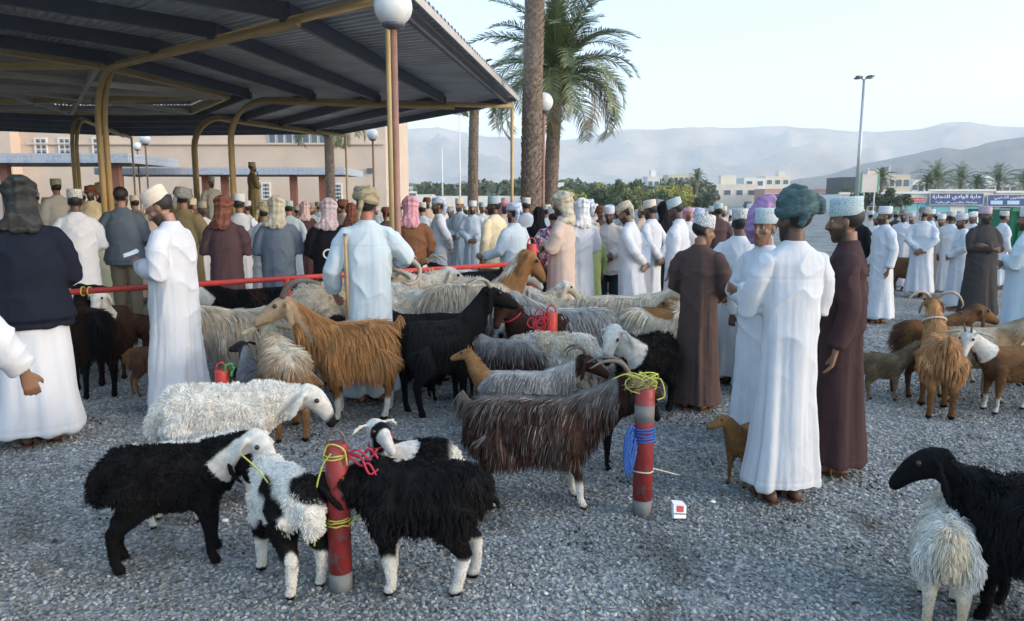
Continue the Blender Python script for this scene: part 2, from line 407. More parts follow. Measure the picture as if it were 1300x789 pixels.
for i in range(8):
    j = (i + 1) % 8
    co, cj = Vector((*Cn[i], ZO)), Vector((*Cn[j], ZO)); io, ij = Vector((*In[i], ZI)), Vector((*In[j], ZI))
    out = ((co + cj) / 2 - (io + ij) / 2).normalized() * .35; out.z = 0
    oa, ob = [(Vector((c_.x, c_.y, 0)) - CO).normalized() * .13 for c_ in (co, cj)]
    up = Vector((0, 0, .13))
    s = corr_sheet(co + oa + up, cj + ob + up, ij + up, io + up, M_sheet)
    for k in range(5):
        t = [.02, .24, .47, .70, .93][k]
        p, q = co.lerp(io, t), cj.lerp(ij, t)
        dz = Vector((0, 0, .02))
        loc(MB().beam(p + dz, q + dz, .07, .20 if k else .16).build('purlin', M_dark, canopy))
    e = Vector((0, 0, .065)); loc(MB().beam(co + oa * .98 + e, cj + ob * .98 + e, .03, .10).build('edge_trim', M_trim, canopy))
    # rafter pair with bent knee, column pair, outer column
    ax = (Vector((*Cn[i], 0)) - Vector((*In[i], 0))); Lr = ax.length; ax.normalize(); sd_ = Vector((-ax.y, ax.x, 0))
    base = Vector((*In[i], 0))
    for s_, off, endf, dz in ((0, -.055, .80, -.17), (1, .055, 1.0, -.10)):
        pts = [base + sd_ * off, base + sd_ * off + Vector((0, 0, 2.9))]
        for a in range(7):
            th = a / 6 * pi / 2 * .93
            pts.append(base + sd_ * off + ax * (.85 * (1 - cos(th))) + Vector((0, 0, 2.95 + (ZI + dz - 2.95) * sin(th))))
        end = Vector((*Cn[i], ZO + dz)) if endf == 1 else base + ax * (Lr * endf) + sd_ * off + Vector((0, 0, ZI + (ZO - ZI) * endf + dz))
        pts.append(end)
        loc(MB().tube(pts, .05, 12).build('tube_frame', M_cream, canopy, smooth=True))
    loc(MB().tube([(*Cn[i], 0), (*Cn[i], ZO - .06)], .036, 12).build('column', M_cream, canopy, smooth=True))
    pb = Vector((*Cn[i], .0)); loc(MB().box(pb + Vector((0, 0, .01)), (.3, .3, .02)).build('base_plate', M_dark, canopy))
    for k in range(1, 5):
        t = [.24, .47, .70, .93][k - 1]; p = co.lerp(io, t)
        loc(MB().box(p + Vector((0, 0, -.02)), (.14, .14, .16)).build('bracket', M_dark, canopy))
# centre roof over the ring
Ce = Vector((-11.6, 15.8, ZI + .16))
for i in range(8):
    j = (i + 1) % 8; a = Vector((*In[i], ZI + .15)); b = Vector((*In[j], ZI + .15))
    corr_sheet(a, b, Ce + Vector((.01, 0, .02)), Ce + Vector((0, .01, .02)), M_sheet2)
    a.z = b.z = ZI - .02; loc(MB().beam(a, b, .09, .16).build('ring_beam', M_cream, canopy))
for (p, q) in ((0, 5), (1, 4), (2, 4), (0, 3), (7, 3), (7, 4), (6, 1), (6, 2), (1, 5)):
    a = Vector((*In[p], ZI - .05)); b = Vector((*In[q], ZI - .05))
    loc(MB().beam(a, b, .07, .12).build('cross_beam', M_cream if (p, q) in ((0, 5), (1, 4)) else M_trim, canopy))

# ------------------------------------------------------------------ buildings on the left
def grille(name, parent, x, y, z, w_, h_, fm, gm, nx_=2, nz=3):
    fr = MB()
    fr.box((x, y - .05, z + h_ / 2 + .03), (w_ + .12, .12, .06)); fr.box((x, y - .05, z - h_ / 2 - .03), (w_ + .12, .12, .06))
    fr.box((x - w_ / 2 - .03, y - .05, z), (.06, .12, h_)); fr.box((x + w_ / 2 + .03, y - .05, z), (.06, .12, h_))
    wd = fr.build('window', fm, parent)
    MB().box((x, y - .015, z), (w_, .03, h_)).build('pane', gm, wd)
    g = MB()
    for i in range(nx_ + 1): g.box((x - w_ / 2 + w_ * i / nx_, y - .07, z), (.05, .03, h_ + .02))
    for k in range(nz + 1): g.box((x, y - .10, z - h_ / 2 + h_ * k / nz), (w_ + .04, .03, .05))
    for i in range(nx_ * 2):
        for k in range(nz * 2):
            g.box((x - w_ / 2 + w_ * (i + .5) / (nx_ * 2), y - .085, z - h_ / 2 + h_ * (k + .5) / (nz * 2)), (.10, .02, .03))
    g.build('grille', fm, wd); return wd
M_peach = plain('peach_plaster', (.61, .49, .39), .9, 0, .07, .8, .2, 12)
M_peach2 = plain('pale_peach_plaster', (.62, .49, .40), .9, 0, .06, .8, .2, 12)
M_glass = plain('dark_glass', (.10, .13, .17), .15, 0, .1, 3, 0)
M_white = plain('white_paint', (.72, .71, .68), .6, 0, .06, 3, .1)
D = 46.0
bl = thing('market_building', 'long peach plastered market building with small lattice windows behind the canopy', 'building', (at(220, 254, D).x, D, 0))
def bloc(o): o.location = -bl.location if o.parent == bl else (0, 0, 0); return o
xl, xr = at(-260, 254, D).x, at(491, 254, D).x; xm = at(19, 254, D).x
bloc(MB().box(((xm + xr) / 2, D + 5, 3.9), (xr - xm, 10, 7.8)).build('wall', M_peach, bl))
bloc(MB().box(((xl + xm) / 2 - .01, D + 4.4, 3.5), (xm - xl, 10, 7.0)).build('wall', M_peach2, bl))
bloc(MB().box((xm + .25, D - .45, 3.6), (.7, .9, 7.2)).build('pilaster', M_peach2, bl))
bloc(MB().box(((xm + xr) / 2 + .5, D - .08, at(400, 183, D).z), (xr - xm - 1.2, .2, .10)).build('string_course', M_peach2, bl))
for u, dd in ((8, D - .6), (53, D), (83, D), (126, D)):
    p = at(u, 187, dd); bloc(grille('window', bl, p.x, dd, p.z, .62, .95, M_white, M_glass))
for u, v in ((338, 243), (429, 244)):
    p = at(u, v, D); bloc(grille('window', bl, p.x, D, p.z, .42, .9, M_white, M_glass, 1, 4))
p, q = at(341, 176, D), at(437, 176, D)
for k in range(9):
    x = p.x + (q.x - p.x) * (k + .5) / 9; wd = MB().box((x, D - .05, p.z), ((q.x - p.x) / 9 - .06, .1, .62)).build('window', M_white, bl); bloc(wd)
    MB().box((x, D - .11, p.z), ((q.x - p.x) / 9 - .16, .03, .5)).build('pane', M_glass, wd)
x = at(470, 217, D); bloc(MB().box((x.x, D - .1, x.z), (.28, .2, .28)).build('wall_lamp', M_dark, bl))

def tilemat():
    m, nt, b, L = _nt('blue_tile'); v = coords(nt, (1, 1, 1))
    br = nt.nodes.new('ShaderNodeTexBrick'); br.offset = 0; br.inputs['Scale'].default_value = 1; br.inputs['Brick Width'].default_value = .22
    br.inputs['Row Height'].default_value = .17; br.inputs['Mortar Size'].default_value = .012
    br.inputs['Color1'].default_value = (.30, .38, .52, 1); br.inputs['Color2'].default_value = (.42, .46, .50, 1); br.inputs['Mortar'].default_value = (.5, .5, .5, 1)
    sw = nt.nodes.new('ShaderNodeMapping'); sw.inputs['Rotation'].default_value = (R(90), 0, 0); L(v, sw.inputs[0]); L(sw.outputs[0], br.inputs['Vector'])
    vo = nt.nodes.new('ShaderNodeTexVoronoi'); vo.inputs['Scale'].default_value = 9; L(v, vo.inputs['Vector'])
    L(mix(nt, br.outputs[0], (.55, .52, .48), ramp(nt, vo.outputs['Distance'], [(.25, (.8, .8, .8)), (.4, (0, 0, 0))])), b.inputs['Base Color'])
    b.inputs['Roughness'].default_value = .3; return m
M_tile = tilemat(); M_rb = plain('red_brown_paint', (.26, .10, .06), .5, 0, .12, 3, .1); M_soff = plain('soffit', (.16, .13, .11), .8, 0, .1, 2, .1)
def tile_canopy(label, u0, u1, v0, v1, Y, cols, dep=4.5):
    a, b = at(u0, v0, Y), at(u1, v1, Y); cx = (a.x + b.x) / 2; zt, zb = a.z, b.z
    t = thing('tiled_canopy', label, 'canopy', (cx, Y + dep / 2, 0), 0, 'blue-tiled walkway canopies'); W = b.x - a.x
    zc = (zt + zb) / 2; h = zt - zb
    MB().box((0, 0, zc - .02), (W - .1, dep - .1, h - .1)).build('slab', M_soff, t)
    MB().box((0, -dep / 2 - .02, zc), (W + .08, .06, h)).build('tiled_fascia', M_tile, t)
    for s in (-1, 1): MB().box((s * (W / 2 + .02), .02, zc), (.06, dep - .04, h)).build('tiled_fascia', M_tile, t)
    for u in cols:
        x = at(u, 240, Y + .8).x - cx; MB().box((x, -dep / 2 + .8, (zb) / 2), (.30, .30, zb)).build('column', M_rb, t)
        MB().box((x, -dep / 2 + .8, .15), (.4, .4, .3)).build('plinth', M_soff, t)
tile_canopy('blue-tiled canopy at the far left, higher and nearer than the other tiled one', -160, 163, 195, 207, 31, [9, 150, -90])
tile_canopy('long low blue-tiled canopy running from the big twin post to the slim palm trunk', 121, 436, 213, 222, 36, [262, 286, 373, 410, 152])
M_conc = plain('concrete', (.34, .31, .28), .9, 0, .12, 2, .3)
pl = thing('stone_platform', 'low concrete platform behind the crowd with men standing on it', 'platform', (at(240, 254, 22.3).x, 22.8, 0))
MB().box((0, 0, .36), (11.5, 2.2, .72)).build('block', M_conc, pl); MB().box((0, -.02, .77), (11.7, 2.36, .1)).build('coping', M_peach2, pl)
MB().box((1, -1.9, .2), (9, 1.2, .4)).build('step', M_conc, pl)

# ------------------------------------------------------------------ lamps and masts
M_globe, nt, b_, L_ = _nt('opal_globe'); b_.inputs['Base Color'].default_value = (.72, .74, .74, 1); b_.inputs['Roughness'].default_value = .25
L_(ramp(nt, noise(nt, coords(nt), 6), [(.3, (.66, .68, .68)), (.7, (.76, .78, .78))]), b_.inputs['Base Color'])
M_pole = plain('rusty_red_pole', (.30, .155, .105), .45, .1, .18, 5, .2)
M_steel = plain('galvanised_steel', (.42, .44, .45), .4, .5, .1, 4, .1)
def globe_lamp(u, v, Y, label, rad=.19):
    p = at(u, v, Y); t = thing('globe_lamp', label, 'street lamp', (p.x, Y, 0), 0, 'globe lamps on red-brown poles')
    MB().tube([(0, 0, 0), (0, 0, 1.1), (0, 0, 1.12), (0, 0, p.z - rad - .03)], [.05, .05, .034, .034], 14).build('pole', M_pole, t, True)
    MB().zr([(p.z - rad * 1.12, 0, .05, .05), (p.z - rad * .98, 0, .11, .11), (p.z - rad * .86, 0, .115, .115), (p.z - rad * .8, 0, .1, .1)]).build('collar', M_dark, t, True)
    MB().ell((0, 0, p.z), (rad, rad, rad), 28, 18).build('globe', M_globe, t, True)
    MB().box((0, 0, .012), (.26, .26, .024)).build('base_plate', M_dark, t)
    return t
globe_lamp(499, 9, 7.9, 'large white globe lamp at the top edge, nearest of the lamps')
globe_lamp(690, 130, 15.6, 'white globe lamp in front of the thick palm trunk')
globe_lamp(473, 171, 26, 'small far globe lamp seen left of the tall red-brown pole')
globe_lamp(184, 177, 28, 'small globe lamp under the canopy beside the big twin post')
globe_lamp(174, 186, 34, 'thin far lamp pole just left of the small globe lamp under the canopy', .17)
def mast(u, v, Y, label, r=.09, head=True, m=None):
    p = at(u, v, Y); t = thing('light_mast', label, 'light mast', (p.x, Y, 0), 0, 'tall thin light masts')
    MB().tube([(0, 0, 0), (0, 0, p.z)], [r, r * .5], 10).build('pole', m or M_steel, t, True)
    if head:
        for k in range(4):
            a = k * pi / 2 + .5; d = Vector((cos(a), sin(a), 0)); q = d * .30 + Vector((0, 0, p.z + .10))
            MB().tube([(0, 0, p.z - .05), q], .03, 6).build('arm', M_steel, t)
            MB().box(q + Vector((0, 0, .03)) + d * .18, (.42, .26, .11), a).build('floodlight', M_dark, t)
    return t
mast(1097, 101, 52, 'tall light mast with floodlight cluster rising right of the teal turban', .16)
mast(583, 146, 60, 'white light mast left of the slim palm trunk', .09, True, M_white)
mast(561, 187, 70, 'short white mast left of the other white mast', .09, False, M_white)
for u, v, Y, l in ((1103, 213, 150, 'left'), (1121, 215, 150, 'middle'), (1130, 210, 150, 'right')):
    mast(u, v, Y, 'thin white pole over the beige block with the billboard, the %s of three' % l, .16, False, M_white)

# ------------------------------------------------------------------ palms and trees
def barkmat():
    m, nt, b, L = _nt('palm_bark'); v = coords(nt)
    c = ramp(nt, noise(nt, v, 14, 5, .7), [(.3, (.10, .075, .06)), (.5, (.22, .17, .135)), (.75, (.36, .29, .24))])
    L(c, b.inputs['Base Color']); b.inputs['Roughness'].default_value = .95; bump(nt, b, noise(nt, coords(nt, (1, 1, .4)), 60, 4), .7, .02); return m
M_bark = barkmat()
def leafmat(name, c1, c2, c3, s=1.5):
    m, nt, b, L = _nt(name); oi = nt.nodes.new('ShaderNodeObjectInfo'); v = coords(nt)
    c = ramp(nt, noise(nt, v, s, 3), [(.3, c1), (.55, c2), (.8, c3)])
    hv = ramp(nt, oi.outputs['Random'], [(0, (.75, .8, .8)), (1, (1.0, .97, .85))])
    L(mix(nt, c, hv, 1.0, 'MULTIPLY'), b.inputs['Base Color']); b.inputs['Roughness'].default_value = .5
    b.inputs['Subsurface Weight'].default_value = 0
    return m
M_frond = leafmat('palm_frond', (.10, .13, .06), (.17, .205, .095), (.28, .30, .14))
M_dry = leafmat('dry_frond', (.16, .12, .06), (.22, .17, .09), (.28, .23, .13))
M_boot = plain('palm_boot', (.20, .15, .08), .9, 0, .3, 8, .4)
def palm_trunk(h, r0, r1, lean, rs, far=False):
    """tapered stem clad in old leaf bases set in a spiral"""
    mb = MB(); Rr = lambda z: (r0 + (r1 - r0) * z / h) * .9 + .25 * r0 * math.exp(-z * 4); X = lambda z: Vector((lean[0] * (z / h) ** 2, lean[1] * (z / h) ** 2, z))
    mb.tube([X(h * k / 12) for k in range(13)], [Rr(h * k / 12) for k in range(13)], 16)
    wd = .115 if not far else .3; dz = wd * wd * .70 / (2 * pi * r0); n = int(h / dz); hh = wd * .95
    for i in range(n):
        z = i * dz; a = i * 2.39996 + rs.normal() * .05; c = X(z); r = Rr(z); o = Vector((cos(a), sin(a), 0)); s = Vector((-sin(a), cos(a), 0)); w_ = wd * rs.uniform(.42, .6); q = rs.uniform(.75, 1.3) * hh; pr = r * rs.uniform(.10, .22)
        P = [c + o * r * .97 - s * w_ + Vector((0, 0, 0)), c + o * r * .97 + s * w_, c + o * (r + pr * .5) + s * w_ * .95 + Vector((0, 0, q * .6)), c + o * (r + pr) + s * w_ * .45 + Vector((0, 0, q)),
             c + o * (r + pr) - s * w_ * .45 + Vector((0, 0, q)), c + o * (r + pr * .5) - s * w_ * .95 + Vector((0, 0, q * .6)), c + o * r * .9 + s * w_ * .5 + Vector((0, 0, q * .95)), c + o * r * .9 - s * w_ * .5 + Vector((0, 0, q * .95))]
        mb.add(P, [(0, 1, 2, 5), (5, 2, 3, 4), (4, 3, 6, 7), (1, 6, 3, 2), (0, 5, 4, 7)])
    return mb
def frond_mesh(L, droop, rs, nl=46, wid=.30, w0=.022):
    mb = MB(); pts = []
    p = Vector((0, 0, 0)); el = R(62) * (1 - droop * .55) ; n = 14
    for i in range(n + 1):
        pts.append(p.copy()); t = i / n
        a = el - (R(60) + R(95) * droop) * t ** 1.3
        p = p + Vector((cos(a), 0, sin(a))) * (L / n)
    mb.tube(pts, [.028 * (1 - .85 * i / n) + .004 for i in range(n + 1)], 5)
    def P(t):
        x = t * n; i = min(int(x), n - 1); return pts[i].lerp(pts[i + 1], x - i), (pts[i + 1] - pts[i]).normalized()
    for k in range(nl):
        t = .14 + .86 * k / nl
        q, d = P(t); up = d.cross(Vector((0, 1, 0))); up = -up if up.z < 0 else up
        ln = wid * L * .5 * (sin(pi * min(1, (t * .85 + .12))) ** .6) * (.85 + .3 * rs.rand()) + .06
        for s in (-1, 1):
            dr = (d * (.75 + .3 * rs.rand()) + Vector((0, s, 0)) * (.95) + up * (.25 + .3 * (rs.rand() - .5))).normalized()
            tip = q + dr * ln + Vector((0, 0, -ln * ln * .35)); mid = q + dr * ln * .5
            wv = d * (w0 * .6)
            mb.add([q - wv * .6, q + wv * .6, mid + wv, tip, mid - wv], [(0, 1, 2, 4), (4, 2, 3)])
    return mb.mesh('frond')
_fr = {}
def palm(label, u, Y, vcrown, r, nf=46, L=2.6, seed=1, group='date palms by the market', far=False, lean=(0, 0), ubase=None, droopmax=1.0, cat='palm tree'):
    rs = np.random.RandomState(seed); top = at(u, vcrown, Y); h = top.z
    t = thing('palm_tree', label, cat, (at(ubase or u, 254, Y).x, Y, 0), 0, group)
    ln = (top.x - t.location.x, 0) if ubase else lean
    palm_trunk(h, r, r * .8, ln, rs, far).build('trunk', M_bark, t)
    key = (round(L, 1), far)
    if key not in _fr:
        r2 = np.random.RandomState(7); _fr[key] = [frond_mesh(L, d, r2, 56 if not far else 20, .40, .030 if not far else .08) for d in (.0, .2, .4, .6, .8, 1.0)]
    F = _fr[key]; c = Vector((ln[0], ln[1], h))
    bt = MB()
    for i in range(60 if not far else 12):
        a = i * 2.4; zz = h - .75 + .8 * i / (60 if not far else 12)
        d = Vector((cos(a), sin(a), .9)).normalized(); p0 = Vector((c.x + cos(a) * r * .7, c.y + sin(a) * r * .7, zz))
        bt.tube([p0, p0 + d * .16, p0 + d * .3 + Vector((0, 0, .06))], [.05, .035, .015], 5)
    bt.build('leaf_bases', M_boot, t, True)
    for i in range(nf):
        a = i * 2.39996 + rs.rand() * .3; lev = i / nf
        k = min(5, int((lev ** .85 * 5.6 * droopmax)))
        m = M_dry if (lev > .93) else M_frond
        o = link('frond', F[k], m, t); o.location = c + Vector((0, 0, .1 - .35 * lev))
        o.rotation_euler = (rs.uniform(-.25, .25), -.75 * (1 - lev) ** 1.5 + .25 * lev, a); s = rs.uniform(.85, 1.1) * (.8 + .2 * lev if lev < .2 else 1); o.scale = (s, s, s)
palm('thick near palm trunk whose crown is above the picture, behind the globe lamp', 683, 15.2, -130, .215, 40, 2.8, 1, ubase=674)
palm('full date palm with spreading crown behind the thick trunk', 708, 22, 98, .22, 66, 2.8, 2, ubase=698, droopmax=1.0)
palm('slim palm trunk between the white masts and the canopy corner post', 603, 28, 112, .20, 30, 1.3, 3, ubase=600)
palm('palm trunk standing before the peach building under the canopy edge', 420, 30, 150, .2, 26, 2.0, 5)
for i, (u, Y, v, L, l) in enumerate(((1118, 118, 228, 2.6, 'far yellowish palm in front of the beige block and billboard'), (1188, 122, 233, 4.8, 'far bushy palm above the left end of the big blue sign'),
        (1218, 128, 234, 4.6, 'far palm above the middle of the big blue sign'), (1266, 124, 235, 4.6, 'far palm above the gap between the two blue signs'),
        (1300, 130, 236, 4.0, 'far palm at the right edge above the shops'), (884, 150, 228, 2.6, 'lone far palm left of the cream houses'), (1177, 120, 234, 2.2, 'small dark palm left of the bushy far palm'), (1240, 120, 236, 2.3, 'small dark palm right of the far palm pair'))):
    palm(l, u, Y, v, .25, 30, L, 20 + i, 'far palms beyond the crowd', True)

M_l1 = leafmat('leaf_olive', (.07, .10, .045), (.14, .18, .07), (.25, .27, .10), .8)
M_l2 = leafmat('leaf_yellow', (.22, .24, .07), (.42, .40, .11), (.52, .45, .15), .8)
M_l3 = leafmat('leaf_dark', (.045, .07, .04), (.08, .115, .06), (.13, .16, .08), .8)
M_wood = plain('tree_bark', (.13, .10, .08), .9)
def crown_mesh(seed, n=2600, leaf=.19):
    rs = np.random.RandomState(seed); C = [(rs.uniform(-1, 1) * 1.7, rs.uniform(-1, 1) * 1.5, rs.uniform(-.7, 1.1), rs.uniform(.55, 1.1)) for _ in range(13)]
    k = rs.randint(0, len(C), n); d = rs.normal(size=(n, 3)); d /= np.linalg.norm(d, axis=1)[:, None]
    Cc = np.array(C)[k]; P = Cc[:, :3] + d * (Cc[:, 3] * rs.uniform(.45, 1.05, n) ** .6)[:, None] * [1, 1, .8]
    a = rs.normal(size=(n, 3)); a /= np.linalg.norm(a, axis=1)[:, None]; b = np.cross(a, rs.normal(size=(n, 3))); b /= np.linalg.norm(b, axis=1)[:, None]
    s = leaf * rs.uniform(.6, 1.3, n)[:, None]
    V = np.stack([P - a * s, P + b * s * .6, P + a * s, P - b * s * .6], 1).reshape(-1, 3)
    mb = MB(); mb.v = V.tolist(); mb.f = [(4 * i, 4 * i + 1, 4 * i + 2, 4 * i + 3) for i in range(n)]; return mb.mesh('crown')
CRN = [crown_mesh(s) for s in range(4)]
def tree(label, u, v, Y, m, wpx, i, group):
    top = at(u, v, Y); h = top.z; s = wpx / FPX * Y / 3.8; rz_ = h / 2.4 * .52
    t = thing('tree', label, 'tree', (top.x, Y, 0), i * 1.3, group)
    tb = MB(); tb.tube([(0, 0, 0), (.05, 0, h * .25), (.0, .05, h * .5)], [.17, .13, .09], 8)
    for k in range(4):
        a = k * 1.6 + i; tb.tube([(.03, 0, h * .3), (cos(a) * s * .5, sin(a) * s * .5, h * .55), (cos(a) * s, sin(a) * s, h * .75)], [.09, .05, .02], 6)
    tb.build('trunk', M_wood, t, True)
    o = link('crown', CRN[i % 4], m, t); o.location = (0, 0, h * .58); o.scale = (s, s, h * .42 / 1.6)
TR = [(702, 240, 70, 2, 26), (716, 236, 95, 1, 30), (733, 240, 80, 2, 26), (745, 233, 110, 1, 30), (760, 239, 85, 3, 30), (770, 231, 105, 2, 26), (786, 226, 100, 1, 24), (795, 240, 82, 1, 32),
      (806, 230, 110, 3, 22), (818, 236, 95, 2, 26), (832, 240, 85, 1, 30), (846, 237, 95, 2, 26), (858, 234, 100, 2, 30), (870, 238, 90, 2, 30), (893, 246, 85, 3, 24), (905, 244, 120, 3, 22),
      (688, 236, 75, 3, 30), (655, 238, 80, 3, 34), (725, 248, 65, 3, 30), (780, 248, 65, 3, 36), (845, 248, 62, 3, 40),
      (985, 246, 110, 3, 26), (1030, 244, 130, 1, 20), (1068, 240, 130, 1, 26), (1100, 240, 100, 3, 26), (1130, 238, 100, 3, 30), (1146, 242, 105, 3, 24)]
LN = {1: ('olive green', M_l1), 2: ('yellow green', M_l2), 3: ('dark green', M_l3)}
MARK = [(505, 'the tall red-brown pole'), (561, 'the short white mast'), (583, 'the white light mast'), (602, 'the slim palm trunk'), (645, 'the canopy corner post'), (678, 'the thick palm trunk'), (705, 'the full date palm'),
        (790, 'the leaning man'), (862, 'the bowed pale cap'), (892, 'the brown-robed boy'), (938, 'the square cap'), (1015, 'the teal turban'), (1090, 'the tall light mast'), (1125, 'the sandalled man'), (1173, 'the clasped hands'), (1210, 'the big blue sign'), (1250, 'the folded-arm man')]
def where(u, extra=()):
    k = min(list(MARK) + list(extra), key=lambda q: abs(q[0] - u)); d = u - k[0]
    return ('just left of ' if d < -3 else 'just right of ' if d > 3 else 'straight behind ') + k[1]
for i, (u, v, Y, c, wp) in enumerate(TR):
    n = ('far ' if Y > 99 else 'near ' if Y < 72 else '') + ('tallest ' if v < 232 else 'low ' if v > 243 else 'middle-height ' if v < 238 else 'smaller ')
    tree('%s%s %s tree, %s' % (n, LN[c][0], 'wide bushy' if wp > 31 else 'narrow' if wp < 25 else 'bushy', where(u)), u, v, Y, LN[c][1], wp, i, 'trees beyond the crowd')
# far wooded belt on the left of the gap reads as one mass
def belt():
    rs = np.random.RandomState(8); n = 16000
    u = rs.uniform(500, 905, n); Yb = rs.uniform(190, 330, n); x = (u - 650) / FPX * Yb
    hz = 3.5 + 7 * vn(np.c_[x * .1, Yb * .05, 0 * x], 1.2) * (.4 + .6 * vn(np.c_[x, Yb, 0 * x], .02)); z = hz * rs.rand(n) ** .6
    P = np.c_[x, Yb, z]; a = rs.normal(size=(n, 3)); a /= np.linalg.norm(a, axis=1)[:, None]; b = np.cross(a, rs.normal(size=(n, 3))); b /= np.linalg.norm(b, axis=1)[:, None]
    s = rs.uniform(.5, 1.1, n)[:, None]
    V = np.stack([P - a * s, P + b * s * .7, P + a * s, P - b * s * .7], 1).reshape(-1, 3)
    mb = MB(); mb.v = V.tolist(); mb.f = [(4 * i, 4 * i + 1, 4 * i + 2, 4 * i + 3) for i in range(n)]
    mb.build('distant_woodland', M_l3, kind='stuff')
belt()

# ------------------------------------------------------------------ far houses, shops and signs
M_cr = plain('cream_wall', (.68, .63, .53), .9, 0, .05, .5, .1, 4); M_cr2 = plain('white_wall', (.74, .72, .68), .9, 0, .05, .5, .1, 4)
M_pk = plain('pink_wall', (.55, .30, .25), .9, 0, .05, .5, .1, 4); M_sand = plain('sand_wall', (.62, .53, .40), .9, 0, .05, .5, .1, 4)
M_blue = plain('sign_blue', (.03, .07, .22), .45, 0, .08, 1, 0); M_red = plain('sign_red', (.55, .06, .07), .5, 0, .08, 1, 0)
M_turq = plain('turquoise_shutter', (.16, .50, .56), .5, 0, .08, 1, .1); M_black = plain('dark_panel', (.04, .06, .07), .3, 0, .1, 2, 0)
def house(label, u0, u1, v, Y, m, wins=(), dep=8, par=.35, roofbox=None):
    a, b = at(u0, v, Y), at(u1, v, Y); cx = (a.x + b.x) / 2; W = b.x - a.x; h = a.z
    t = thing('house', label, 'building', (cx, Y + dep / 2, 0), 0, 'far houses beyond the trees')
    MB().box((0, 0, (h - par) / 2), (W, dep, h - par)).build('wall', m, t)
    pm = MB()
    for s in (-1, 1): pm.box((s * (W / 2 - .12), 0, h - par / 2), (.3, dep + .1, par))
    for s in (-1, 1): pm.box((0, s * (dep / 2 - .12), h - par / 2 - .004), (W - .3, .3, par))
    pm.build('parapet', m, t)
    for (fu, fz, ww, wh) in wins:
        wd = MB().box((fu * W - W / 2, -dep / 2 - .03, fz * h), (ww + .2, .1, wh + .2)).build('window', M_cr2, t)
        MB().box((fu * W - W / 2, -dep / 2 - .09, fz * h), (ww, .04, wh)).build('pane', M_glass, wd)
    if roofbox:
        f, ww, hh = roofbox; MB().box((f * W - W / 2, 0, h + hh / 2 - .1), (ww, 3, hh)).build('roof_room', m, t)
    return t
wr = lambda n, z, w_, h_: [((i + .5) / n, z, w_, h_) for i in range(n)]
house('wide cream house with dark windows left of the man in the purple shawl', 901, 962, 234, 200, M_cr, wr(4, .62, 1.6, 1.2) , roofbox=(.45, 4.0, 2.4))
house('white upper block rising behind the wide cream house', 945, 972, 226, 215, M_cr2, wr(2, .8, 1.5, 1.2))
house('pale cream block at the right end of the cream houses', 972, 1003, 224, 225, M_cr, wr(3, .8, 1.4, 1.2), roofbox=(.8, 2, 1.6))
house('small pink block in front of the pale cream block', 971, 992, 240, 190, M_pk, wr(2, .6, 1.2, 1))
house('tan house with stepped roof left of the wide cream house', 848, 882, 222, 240, M_sand, wr(5, .85, 1.2, 1.1) )
house('small white house among the trees with a domed tank', 822, 838, 224, 230, M_cr2, wr(2, .75, 1.2, 1.2), roofbox=(.6, 1.6, 2))
house('white house showing between the palm trunk and the trees', 690, 716, 232, 180, M_cr2, wr(2, .7, 1.2, 1.2))
house('pinkish white low house right of the red-brown pole', 505, 528, 243, 190, M_cr2, wr(3, .7, 1.4, 1.2), roofbox=(.3, 4, 1.3))
house('low cream house between the red-brown pole and the short mast', 528, 548, 247, 180, M_cr, wr(2, .6, 1.4, 1.2))
house('low white house right of the slim palm trunk', 612, 642, 246, 200, M_cr2, wr(4, .6, 1.2, 1.0))
house('cream house showing behind the trees by the full palm', 862, 880, 234, 200, M_cr, wr(2, .7, 1.2, 1.2))
house('beige office block right of the tall light mast', 1108, 1156, 222, 160, M_sand, wr(5, .75, 1.2, 1.4), roofbox=(.2, 3, 1))
house('dark glazed block left of the tall light mast', 1071, 1090, 225, 150, M_black, [])
house('white house far behind the bushy palms', 1158, 1182, 228, 190, M_cr2, wr(3, .7, 1.2, 1.2))
house('white house with round roof tank at the right edge', 1255, 1292, 232, 170, M_cr2, wr(4, .7, 1.2, 1.2), roofbox=(.3, 2, 1.6))
house('orange-roofed hut left of the dark glazed block', 1040, 1064, 240, 170, M_pk, wr(2, .6, 1.2, 1.2))
house('small white house with flat roof left of the orange hut', 1020, 1040, 244, 180, M_cr2, wr(2, .6, 1.2, 1.2))
lw = at(505, 249, 75); lw2 = at(662, 249, 75)
tag(MB().box(((lw.x + lw2.x) / 2, 75, lw.z / 2), (lw2.x - lw.x, .3, lw.z)).build('boundary_wall', M_cr2), 'long low pale boundary wall behind the crowd left of the palms', 'wall')

ARB = {'ا': 'ﺍﺎ', 'ب': 'ﺏﺐﺑﺒ', 'ة': 'ﺓﺔ', 'ت': 'ﺕﺖﺗﺘ', 'ج': 'ﺝﺞﺟﺠ', 'ح': 'ﺡﺢﺣﺤ', 'خ': 'ﺥﺦﺧﺨ', 'د': 'ﺩﺪ', 'ذ': 'ﺫﺬ', 'ر': 'ﺭﺮ', 'ز': 'ﺯﺰ', 'س': 'ﺱﺲﺳﺴ', 'ص': 'ﺹﺺﺻﺼ', 'ض': 'ﺽﺾﺿﻀ', 'ط': 'ﻁﻂﻃﻄ',
       'ع': 'ﻉﻊﻋﻌ', 'ف': 'ﻑﻒﻓﻔ', 'ق': 'ﻕﻖﻗﻘ', 'ك': 'ﻙﻚﻛﻜ', 'ل': 'ﻝﻞﻟﻠ', 'م': 'ﻡﻢﻣﻤ', 'ن': 'ﻥﻦﻧﻨ', 'ه': 'ﻩﻪﻫﻬ', 'و': 'ﻭﻮ', 'ي': 'ﻱﻲﻳﻴ', 'ء': 'ﺀ'}
